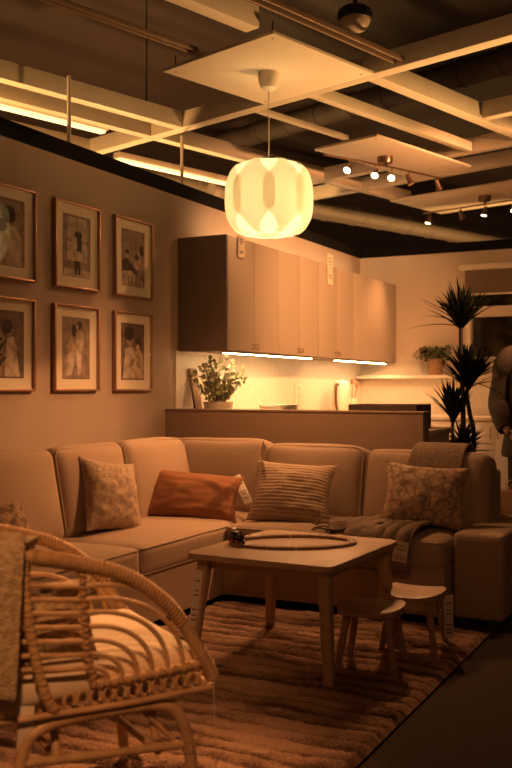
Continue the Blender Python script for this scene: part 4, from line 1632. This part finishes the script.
def stool(label, c, yaw, sc=1.0):
    o = thing('stool', label, 'stool', (c[0], c[1], 0.02), (0, 0, radians(yaw)), 'small wooden stools by the table')
    mb = MB()
    SH = 0.262 * sc
    n = 22

    def ts(sgn):
        def fn(a, b):
            u, v = a * 2 - 1, b * 2 - 1
            # square -> rounded square with slightly bowed sides
            x = u * sqrt(max(0, 1 - 0.36 * v * v))
            y = v * sqrt(max(0, 1 - 0.36 * u * u))
            z = SH if sgn > 0 else SH - 0.036
            dish = -0.011 * max(0, 1 - x * x * 1.1) if sgn > 0 else 0
            e = max(abs(u), abs(v)) ** 10
            return Vector((x * 0.142 * (1 - 0.03 * e), y * 0.142 * (1 - 0.03 * e), z + dish + 0.006 * x * x * (1 if sgn > 0 else 0) - (0.006 * e if sgn > 0 else -0.006 * e)))
        return fn
    top, bot = ts(1), ts(-1)
    mb.grid(top, n, n)
    mb.grid(bot, n, n)
    ring = [(i / n, 0) for i in range(n)] + [(1, i / n) for i in range(n)] + [(1 - i / n, 1) for i in range(n)] + [(0, 1 - i / n) for i in range(n)]
    vs = [top(a, b) for a, b in ring] + [bot(a, b) for a, b in ring]
    m_ = len(ring)
    mb.verts_faces(vs, [(i, (i + 1) % m_, m_ + (i + 1) % m_, m_ + i) for i in range(m_)])
    mb.build('seat', 'stool_wood', o, merge=True)
    for sx in (-1, 1):
        for sy in (-1, 1):
            MB().tube([(sx * 0.082, sy * 0.082, SH - 0.036), (sx * 0.118, sy * 0.118, 0.0)], [0.0175, 0.0135], 12).build('leg', 'stool_wood', o)
    return o


s1 = stool('dark stained wooden stool in front, beside the table leg', (-1.345, 3.675), 8)
s2 = stool('wooden stool behind the front one with a hanging tag', (-1.275, 4.03), 4)
paper_tag(s2, (0.150, 0.02, 0.05), (0, 0, radians(20)), 0.04, 0.19)

# ------------------------------------------------------------------ rattan armchair
CH = thing('rattan_chair', 'natural rattan armchair with curved rod sides in the foreground', 'chair', (-1.509, 1.834, 0), (0, 0, radians(57)))
CWD = 0.56
near = [(0.450, 0.0, 0.385), (0.436, 0.0, 0.417), (0.412, 0.0, 0.461), (0.368, 0.0, 0.531), (0.324, 0.0, 0.592), (0.267, 0.0, 0.643), (0.211, 0.0, 0.680), (0.156, 0.0, 0.705), (0.098, 0.0, 0.722), (0.025, 0.0, 0.742), (-0.05, 0.0, 0.757)]
back = [(-0.13, 0.012, 0.772), (-0.20, 0.06, 0.785), (-0.245, 0.15, 0.795), (-0.255, 0.28, 0.80)]
half = near + back
full = half + [(u, CWD - v, z) for u, v, z in half[::-1][1:]]
fm = MB()
fm.tube(full, 0.0175, 12, sm=5)
fm.build('top_rail', 'rattan', CH)
# wrapped binding on the near and far arm
for flip in (0, 1):
    mp_ = (lambda p: (p[0], CWD - p[1], p[2])) if flip else (lambda p: p)
    wr = MB()
    wr.wrap([mp_(p) for p in ((-0.05, 0, 0.757), (0.025, 0, 0.742), (0.098, 0, 0.722))], 0.0175, 0.0045, 17, per=10)
    wr.wrap([mp_(p) for p in ((0.088, 0, 0.725), (0.156, 0, 0.705), (0.211, 0, 0.680), (0.267, 0, 0.643), (0.324, 0, 0.592), (0.36, 0, 0.543))], 0.0175, 0.0040, 30, per=10)
    wr.wrap([mp_(p) for p in ((0.412, 0, 0.461), (0.436, 0, 0.417), (0.450, 0, 0.385))], 0.018, 0.003, 9, per=10)
    wr.build('rail_binding', 'rattan_bind', CH)
    # side posts
    post = [(-0.068, 0, 0.745), (-0.058, 0, 0.63), (-0.042, 0, 0.53), (-0.013, 0, 0.415), (0.012, 0, 0.372)]
    pm = MB()
    pm.tube([mp_(p) for p in post], 0.0135, 10, sm=4)
    pm.build('side_post', 'rattan', CH)
    pb_ = MB()
    pb_.wrap([mp_(p) for p in post], 0.0142, 0.0020, 11, per=12).wrap([mp_(p) for p in post], 0.0142, 0.0020, 11, hand=-1, per=12)
    pb_.build('post_binding', 'rattan_bind', CH)
    lash = [(0.082, 0.0, 0.722), (0.085, 0.0, 0.62), (0.092, 0.0, 0.52), (0.102, 0.0, 0.465), (0.118, 0.0, 0.420)]
    pm = MB()
    pm.tube([mp_(p) for p in lash], 0.009, 8, sm=4)
    pm.wrap([mp_(p) for p in lash], 0.0105, 0.0032, 10, per=12).wrap([mp_(p) for p in lash], 0.0105, 0.0032, 10, hand=-1, per=12)
    pm.build('upright_lashing', 'rattan_bind', CH)
    # bottom side rail with cross binding
    brl = [(0.105, 0.0, 0.420), (0.21, 0.0, 0.421), (0.32, 0.0, 0.425), (0.430, 0.0, 0.432)]
    pm = MB()
    pm.tube([mp_(p) for p in brl], 0.0115, 10, sm=4)
    pm.build('side_rail', 'rattan', CH)
    pm = MB()
    pm.wrap([mp_(p) for p in brl], 0.0130, 0.0022, 8.5, per=12).wrap([mp_(p) for p in brl], 0.0130, 0.0022, 8.5, hand=-1, per=12)
    pm.build('rail_lashing', 'rattan_bind', CH)
    # scroll trim under the side rail
    for i in range(12):
        u = 0.050 + 0.034 * i
        pts = []
        for k in range(15):
            a = radians(-40 + 320 * k / 14)
            pts.append(mp_((u + 0.014 * cos(a), 0.004 * k / 14, 0.389 + 0.019 * sin(a))))
        MB().tube(pts, 0.0055, 7).build('scroll', 'rattan', CH)

# curved rods: start on the near side rail, sweep over, run round the back, mirror on the far side
ends = [0.405, 0.362, 0.318, 0.274, 0.232, 0.190, 0.152]
zs = [0.684, 0.650, 0.616, 0.581, 0.546, 0.512, 0.478]
plan = [(-0.13, 0.014), (-0.195, 0.065), (-0.235, 0.155), (-0.243, 0.28)]
for i in range(7):
    zl = zs[i] - 0.012
    ue = ends[i]
    side = []
    for k in range(9):
        a = pi / 2 * k / 8
        side.append((0.085 + (ue - 0.085) * sin(pi / 2 - a) ** 0.9 if k < 8 else 0.085, 0.0, 0.424 + (zl - 0.424) * (sin(a) ** 0.92)))
    side += [(0.02, 0.0, zl + 0.006), (-0.055, 0.002, zs[i] + 0.004)]
    side += [(u, v, zs[i] + 0.006 + 0.002 * j) for j, (u, v) in enumerate(plan)]
    fullr = side + [(u, CWD - v, z) for u, v, z in side[::-1][1:]]
    rm_ = MB()
    rm_.tube(fullr, 0.0068, 8, sm=3)
    rm_.build('rod', 'rattan', CH)

# inner second arm rail on the far side, just under the main one
MB().tube([(0.40, CWD - 0.01, 0.44), (0.36, CWD - 0.01, 0.505), (0.30, CWD - 0.01, 0.575), (0.22, CWD - 0.01, 0.635), (0.12, CWD - 0.01, 0.672), (0.03, CWD - 0.01, 0.69), (-0.06, CWD - 0.01, 0.70)], 0.010, 8, sm=4).build('inner_rail', 'rattan', CH)
# seat frame ring
ring = [(0.445, 0.0, 0.362), (0.21, 0.0, 0.358), (0.02, 0.0, 0.362), (-0.10, 0.01, 0.362), (-0.19, 0.07, 0.362), (-0.225, 0.28, 0.362)]
ring = ring + [(u, CWD - v, z) for u, v, z in ring[::-1][1:]]
MB().tube(ring, 0.0085, 10, sm=5).tube([(0.445, 0.0, 0.362), (0.455, 0.05, 0.362), (0.458, 0.28, 0.362), (0.455, 0.51, 0.362), (0.445, 0.56, 0.362)], 0.0085, 10, sm=5).build('seat_frame', 'rattan', CH)
sl = MB()
for i in range(13):
    u = -0.16 + 0.05 * i
    sl.tube([(u, 0.03 if u > -0.1 else 0.12, 0.362), (u, CWD / 2, 0.356), (u, CWD - (0.03 if u > -0.1 else 0.12), 0.362)], 0.006, 6, sm=3)
sl.build('seat_slats', 'rattan', CH)
# base hoops (each makes two legs)
for v in (0.02, CWD - 0.02):
    hoop = [(-0.085, v, 0.022), (-0.078, v, 0.13), (-0.07, v, 0.245), (-0.053, v, 0.298), (-0.022, v, 0.325), (0.03, v, 0.337), (0.11, v, 0.341), (0.19, v, 0.340), (0.265, v, 0.338), (0.325, v, 0.325), (0.363, v, 0.288), (0.385, v, 0.225), (0.398, v, 0.145), (0.412, v, 0.022)]
    MB().tube(hoop, 0.0165, 12, sm=5).build('leg_hoop', 'rattan', CH)
    hb = MB()
    hb.wrap([(-0.074, v, 0.20), (-0.07, v, 0.235)], 0.0172, 0.0026, 6, per=10)
    hb.build('hoop_binding', 'rattan_bind', CH)
    hb = MB()
    hb.wrap([(0.07, v, 0.340), (0.16, v, 0.341)], 0.0172, 0.003, 7, per=10)
    hb.build('hoop_binding', 'rattan_bind', CH)
    hb = MB()
    hb.wrap([(0.384, v, 0.230), (0.392, v, 0.190)], 0.0172, 0.003, 6, per=10)
    hb.build('hoop_binding', 'rattan_bind', CH)
    MB().tube([(-0.072, v, 0.248), (0.385, v, 0.213)], 0.0115, 10).build('stretcher', 'rattan', CH)
    MB().tube([(0.245, v + (0.02 if v < 0.3 else -0.02), 0.335), (0.352, v + (0.01 if v < 0.3 else -0.01), 0.222)], 0.007, 8).build('brace', 'rattan', CH)
for u in (0.03, 0.30):
    cr = [(u, 0.04, 0.235), (u, 0.06, 0.285), (u, 0.10, 0.325), (u, CWD / 2, 0.345), (u, CWD - 0.10, 0.325), (u, CWD - 0.06, 0.285), (u, CWD - 0.04, 0.235)]
    MB().tube(cr, 0.0115, 10, sm=4).build('cross_hoop', 'rattan', CH)
    MB().tube([(u, 0.02, 0.238 - 0.03 * (u > 0.1)), (u, CWD - 0.02, 0.238 - 0.03 * (u > 0.1))], 0.0105, 10).build('cross_stretcher', 'rattan', CH)
# paper tag under the seat corner
paper_tag(CH, (-0.062, 0.015, 0.275), (0, radians(4), radians(-10)), 0.036, 0.115, bars=False)
mb = MB()
mb.tube([(0.446, -0.012, 0.40), (0.450, -0.018, 0.2), (0.450, -0.02, 0.04)], 0.0012, 5)
mb.build('tag_string', 'label_paper', CH)
MCH = CH.matrix_basis.copy()


def chp(u, v, z):
    return Matrix.Rotation(radians(57), 4, 'Z') @ Vector((u, v, z)) + Vector((-1.509, 1.834, 0))


# seat cushion belongs to the chair
sc_ = rounded_block(0.58, 0.50, 0.095, 0.038, (0.006, 0.006, 0.03), 14, 21, 0.006)
sc_.build('seat_cushion', 'cushion_cream', CH, loc=(0.145, CWD / 2, 0.417), rot=(0, radians(-2), 0))

# cushions in the chair
p = chp(-0.06, 0.30, 0.475)
cushion('flecked brown cushion leaning inside the rattan chair', 'fleck_print', 0.44, 0.40, 0.16, p, 57 + 90, 24, 0, 8, group='cushions in the rattan chair')
p = chp(0.02, 0.10, 0.475)
pf = cushion('small fluffy beige cushion at the near side of the chair seat', 'towel_boucle', 0.26, 0.20, 0.12, p, 57 - 10, 22, 0, 9, group='cushions in the rattan chair')

# blanket draped over the back corner of the chair
bk = thing('towel_blanket', 'beige textured blanket draped over the back of the rattan chair', 'blanket', chp(-0.1, 0, 0.4), (0, 0, radians(57)))
bb = MB()
prof = [(0.16, 0.55), (0.13, 0.66), (0.085, 0.755), (0.045, 0.792), (0.0, 0.80), (-0.032, 0.782), (-0.046, 0.73), (-0.052, 0.62), (-0.056, 0.50), (-0.060, 0.415)]
pp = smooth_path([Vector((0, a, b)) for a, b in prof], 6)
NB = len(pp) - 1


def bl_fn(u, v):
    i = min(NB, int(round(v * NB)))
    q = pp[i]
    # right edge slants backwards on the way down
    e = -0.018 - 0.055 * max(0.0, min(1.0, (v - 0.40) / 0.13)) - 0.03 * max(0.0, (v - 0.53) / 0.47)
    uu = -0.34 + (e + 0.34) * u
    vv = q.y
    if uu < -0.07:                       # follow the chair's rounded back corner
        vv = q.y + 2.6 * (uu + 0.07) ** 2
    z = q.z + (0.012 if uu < -0.07 else 0.0) + 0.10 * max(0, -uu - 0.07)
    rp = 0.007 * sin(uu * 60) * max(0, v - 0.5) + 0.004 * mnoise.noise(Vector((uu * 20, v * 12, 3)))
    bmp = 0.0022 * abs(sin(uu * 160)) * abs(sin(v * 75))
    return Vector((uu + 0.1, vv - rp - bmp, z - 0.4 + (bmp if 0.2 < v < 0.6 else 0)))


bb.grid(bl_fn, 70, NB)
bo = bb.build('cloth', 'towel_boucle', bk, sharp=pi)
sm_ = bo.modifiers.new('thick', 'SOLIDIFY')
sm_.thickness = 0.010
sm_.offset = 0

# ------------------------------------------------------------------ person at the right edge
PC = Vector((-1.315, 7.075, 0))


def skin_mesh(name, verts, edges, material, parent, levels=2, root=0, mods=True):
    me = bpy.data.meshes.new(name)
    me.from_pydata([v[:3] for v in verts], edges, [])
    o = bpy.data.objects.new(name, me)
    C.objects.link(o)
    sk = o.modifiers.new('skin', 'SKIN')
    for i, v in enumerate(verts):
        me.skin_vertices[0].data[i].radius = (v[3], v[3])
        me.skin_vertices[0].data[i].use_root = (i == root)
    sk.use_smooth_shade = True
    sb = o.modifiers.new('sub', 'SUBSURF')
    sb.levels = sb.render_levels = levels
    me.materials.append(MATS[material])
    o.parent = parent
    return o


PR = thing('person', 'person in dark jacket and trousers standing at the right edge', 'person', PC, (0, 0, radians(20)))
# body: local -Y is forward, +X is the person's left... the arm at -X shows in the picture
bv = [(0, 0, 0.95, 0.135), (0, 0, 1.10, 0.125), (0, -0.01, 1.25, 0.14), (0, 0, 1.40, 0.125), (0, 0, 1.47, 0.060), (0, -0.005, 1.54, 0.056), (0, -0.01, 1.60, 0.056), (0, -0.01, 1.66, 0.050),
      (-0.15, 0, 1.385, 0.05), (-0.23, 0.03, 1.24, 0.050), (-0.258, 0.05, 1.07, 0.044), (-0.25, -0.05, 0.95, 0.036), (-0.225, -0.12, 0.87, 0.028), (-0.20, -0.135, 0.84, 0.03),
      (0.15, 0, 1.385, 0.05), (0.26, 0.03, 1.23, 0.055), (0.32, 0.05, 1.06, 0.046), (0.275, -0.05, 0.94, 0.038), (0.215, -0.12, 0.86, 0.028), (0.19, -0.135, 0.83, 0.03),
      (-0.095, 0, 0.88, 0.098), (-0.10, -0.01, 0.66, 0.078), (-0.105, -0.01, 0.50, 0.062), (-0.11, 0.01, 0.32, 0.056), (-0.11, 0.02, 0.10, 0.042), (-0.115, -0.03, 0.04, 0.04), (-0.12, -0.13, 0.035, 0.034),
      (0.095, 0, 0.88, 0.098), (0.10, -0.01, 0.66, 0.078), (0.105, -0.01, 0.50, 0.062), (0.11, 0.01, 0.32, 0.056), (0.11, 0.02, 0.10, 0.042), (0.115, -0.03, 0.04, 0.04), (0.12, -0.13, 0.035, 0.034)]
be = [(0, 1), (1, 2), (2, 3), (3, 4), (4, 5), (5, 6), (6, 7), (3, 8), (8, 9), (9, 10), (10, 11), (11, 12), (12, 13), (3, 14), (14, 15), (15, 16), (16, 17), (17, 18), (18, 19),
      (0, 20), (20, 21), (21, 22), (22, 23), (23, 24), (24, 25), (25, 26), (0, 27), (27, 28), (28, 29), (29, 30), (30, 31), (31, 32), (32, 33)]
skin_mesh('body', bv, be, 'skin', PR)
# hands resting on the jacket pockets, fingers curled inwards
for sx in (-1, 1):
    hx = sx * (0.20 if sx < 0 else 0.19)
    for j, (dz, ln) in enumerate(((0.030, 0.072), (0.010, 0.082), (-0.010, 0.078), (-0.028, 0.060))):
        fv = [(hx, -0.135, 0.83 + dz * 0.5, 0.010), (hx - sx * 0.03, -0.155, 0.815 + dz, 0.0095), (hx - sx * (0.03 + ln * 0.5), -0.165, 0.80 + dz, 0.0085), (hx - sx * (0.03 + ln), -0.160, 0.785 + dz, 0.0072)]
        skin_mesh('finger', fv, [(0, 1), (1, 2), (2, 3)], 'skin', PR)
    fv = [(hx, -0.14, 0.85, 0.011), (hx - sx * 0.02, -0.165, 0.872, 0.0105), (hx - sx * 0.05, -0.175, 0.875, 0.009)]
    skin_mesh('thumb', fv, [(0, 1), (1, 2)], 'skin', PR)
# clothes

def loft(mb, rows, seg=22, flat=1.0, sm=5):
    """soft garment tube through (x, y, z, radius) rows; flat squeezes it front to back"""
    P = smooth_path([Vector((x, y / flat, z, r)) for x, y, z, r in rows], sm)
    mb.tube([Vector(p[:3]) for p in P], [p[3] for p in P], seg, M=Matrix.Diagonal((1, flat, 1, 1)), cap=True)


jk = MB()
loft(jk, [(0, 0, 0.665, 0.235), (0, 0, 0.70, 0.248), (0, 0, 0.82, 0.228), (0, 0, 0.98, 0.195), (0, -0.005, 1.15, 0.195), (0, -0.005, 1.30, 0.215), (0, 0, 1.385, 0.205), (0, 0, 1.435, 0.165), (0, 0, 1.475, 0.115), (0, 0, 1.515, 0.092), (0, -0.004, 1.54, 0.088)], 30, 0.72)
for sx in (-1, 1):
    loft(jk, [(sx * 0.10, 0, 1.405, 0.080), (sx * 0.165, 0.003, 1.385, 0.098), (sx * 0.215, 0.012, 1.32, 0.094), (sx * 0.232, 0.03, 1.24, 0.078), (sx * 0.258, 0.05, 1.07, 0.078), (sx * 0.255, -0.01, 0.99, 0.074), (sx * 0.245, -0.065, 0.91, 0.062), (sx * 0.232, -0.105, 0.868, 0.052)], 18)
jk.build('jacket', 'jacket_cloth', PR, sharp=pi)
tr_ = MB()
loft(tr_, [(0, 0, 0.72, 0.15), (0, 0, 0.80, 0.175), (0, 0, 0.92, 0.165), (0, 0, 1.0, 0.15)], 26, 0.75)
for sx in (-1, 1):
    loft(tr_, [(sx * 0.088, 0, 0.84, 0.088), (sx * 0.10, -0.005, 0.72, 0.100), (sx * 0.112, -0.01, 0.50, 0.088), (sx * 0.115, 0.0, 0.30, 0.078), (sx * 0.116, 0.01, 0.12, 0.066), (sx * 0.117, 0.01, 0.065, 0.068)], 18)
tr_.build('trousers', 'trouser_cloth', PR, sharp=pi)
for sx in (-1, 1):
    sh_ = MB()
    loft(sh_, [(sx * 0.117, 0.065, 0.045, 0.030), (sx * 0.117, 0.045, 0.055, 0.050), (sx * 0.119, -0.04, 0.052, 0.052), (sx * 0.121, -0.13, 0.042, 0.045), (sx * 0.121, -0.175, 0.032, 0.024)], 16)
    sh_.build('shoe', 'shoe_black', PR, sharp=pi)
hd_ = MB()


def hair_fn(u, v):
    a = 2 * pi * u
    back_ = 0.5 + 0.5 * sin(a)                      # 0 at the brow, 1 at the nape
    b = (0.03 + 0.97 * v) * radians(58 + 62 * back_ ** 0.8)
    lump = 0.004 * mnoise.noise(Vector((cos(a) * 9, sin(a) * 9, b * 7)))
    r = 0.084 + lump
    return Vector((r * sin(b) * cos(a), -0.014 + r * 1.28 * sin(b) * sin(a), 1.69 + r * 1.52 * cos(b)))


hd_.grid(hair_fn, 40, 18, cu=True)
ho = hd_.build('hair', 'hair_dark', PR, sharp=pi)
sm_ = ho.modifiers.new('thick', 'SOLIDIFY')
sm_.thickness = 0.012


def head_fn(u, v):
    a = 2 * pi * u
    b = pi * v
    x, y, z = sin(b) * cos(a), sin(b) * sin(a), cos(b)
    low = max(0.0, -z)
    px_h = 0.074 * x * (1 - 0.30 * low ** 1.5)
    py_h = 0.098 * y * (1 - 0.16 * low) + (-0.016 * low if y < 0 else 0.02 * -low)
    pz_h = 0.118 * z
    if y < 0:                                       # the face looks along -Y
        f = -y
        g = lambda cx, cz, sx_, sz_: exp(-((px_h - cx) / sx_) ** 2 - ((pz_h - cz) / sz_) ** 2) * f
        py_h -= 0.024 * g(0, -0.026, 0.012, 0.016) + 0.010 * g(0, 0.0, 0.008, 0.022)
        py_h += 0.010 * (g(0.031, 0.004, 0.015, 0.011) + g(-0.031, 0.004, 0.015, 0.011))
        py_h -= 0.005 * g(0, 0.030, 0.05, 0.010) + 0.006 * g(0, -0.058, 0.022, 0.007) + 0.006 * g(0, -0.095, 0.025, 0.014)
    return Vector((px_h, py_h - 0.018, pz_h + 1.685))


hm_ = MB()
hm_.grid(head_fn, 56, 48, cu=True)
hm_.build('head', 'skin', PR, sharp=pi)
for sx in (-1, 1):
    MB().lathe([(0.0005, 0.0115), (0.008, 0.008), (0.0115, 0), (0.008, -0.008), (0.0005, -0.0115)], 14, M=T(sx * 0.031, -0.0945, 1.689)).build('eye', 'eye_white', PR)
    MB().lathe([(0.0005, -0.0118), (0.005, -0.0112)], 12, M=T(sx * 0.031, -0.0945, 1.689) @ R('X', -90)).build('iris', 'hair_dark', PR)
    MB().lathe([(0.001, 0.032), (0.011, 0.024), (0.013, 0.0), (0.008, -0.024), (0.001, -0.03)], 12, M=T(sx * 0.073, -0.008, 1.68)).build('ear', 'skin', PR)
MB().tube([(-0.022, -0.100, 1.624), (0, -0.109, 1.623), (0.022, -0.100, 1.624)], 0.0045, 8, sm=4).build('mouth', 'lip', PR)

# paper bag on the floor beyond the sofa arm
q = at_z(505, 520, 0.30)
bgp = Vector((6.15 * ray(508)[0], 6.15 * ray(508)[1], 0))
bgt = thing('paper_bag', 'tan paper carrier bag standing beyond the sofa arm', 'bag', bgp, (0, 0, YAW))
mb = MB()
mb.box(-0.07, 0.16, -0.06, 0.06, 0, 0.50, 0.004)
mb.build('bag_body', 'paper_bag', bgt)
for sy in (-0.05, 0.05):
    MB().tube([(0.0, sy, 0.49), (0.005, sy, 0.54), (0.045, sy, 0.565), (0.085, sy, 0.54), (0.09, sy, 0.49)], 0.004, 6, sm=4).build('handle', 'paper_bag', bgt)
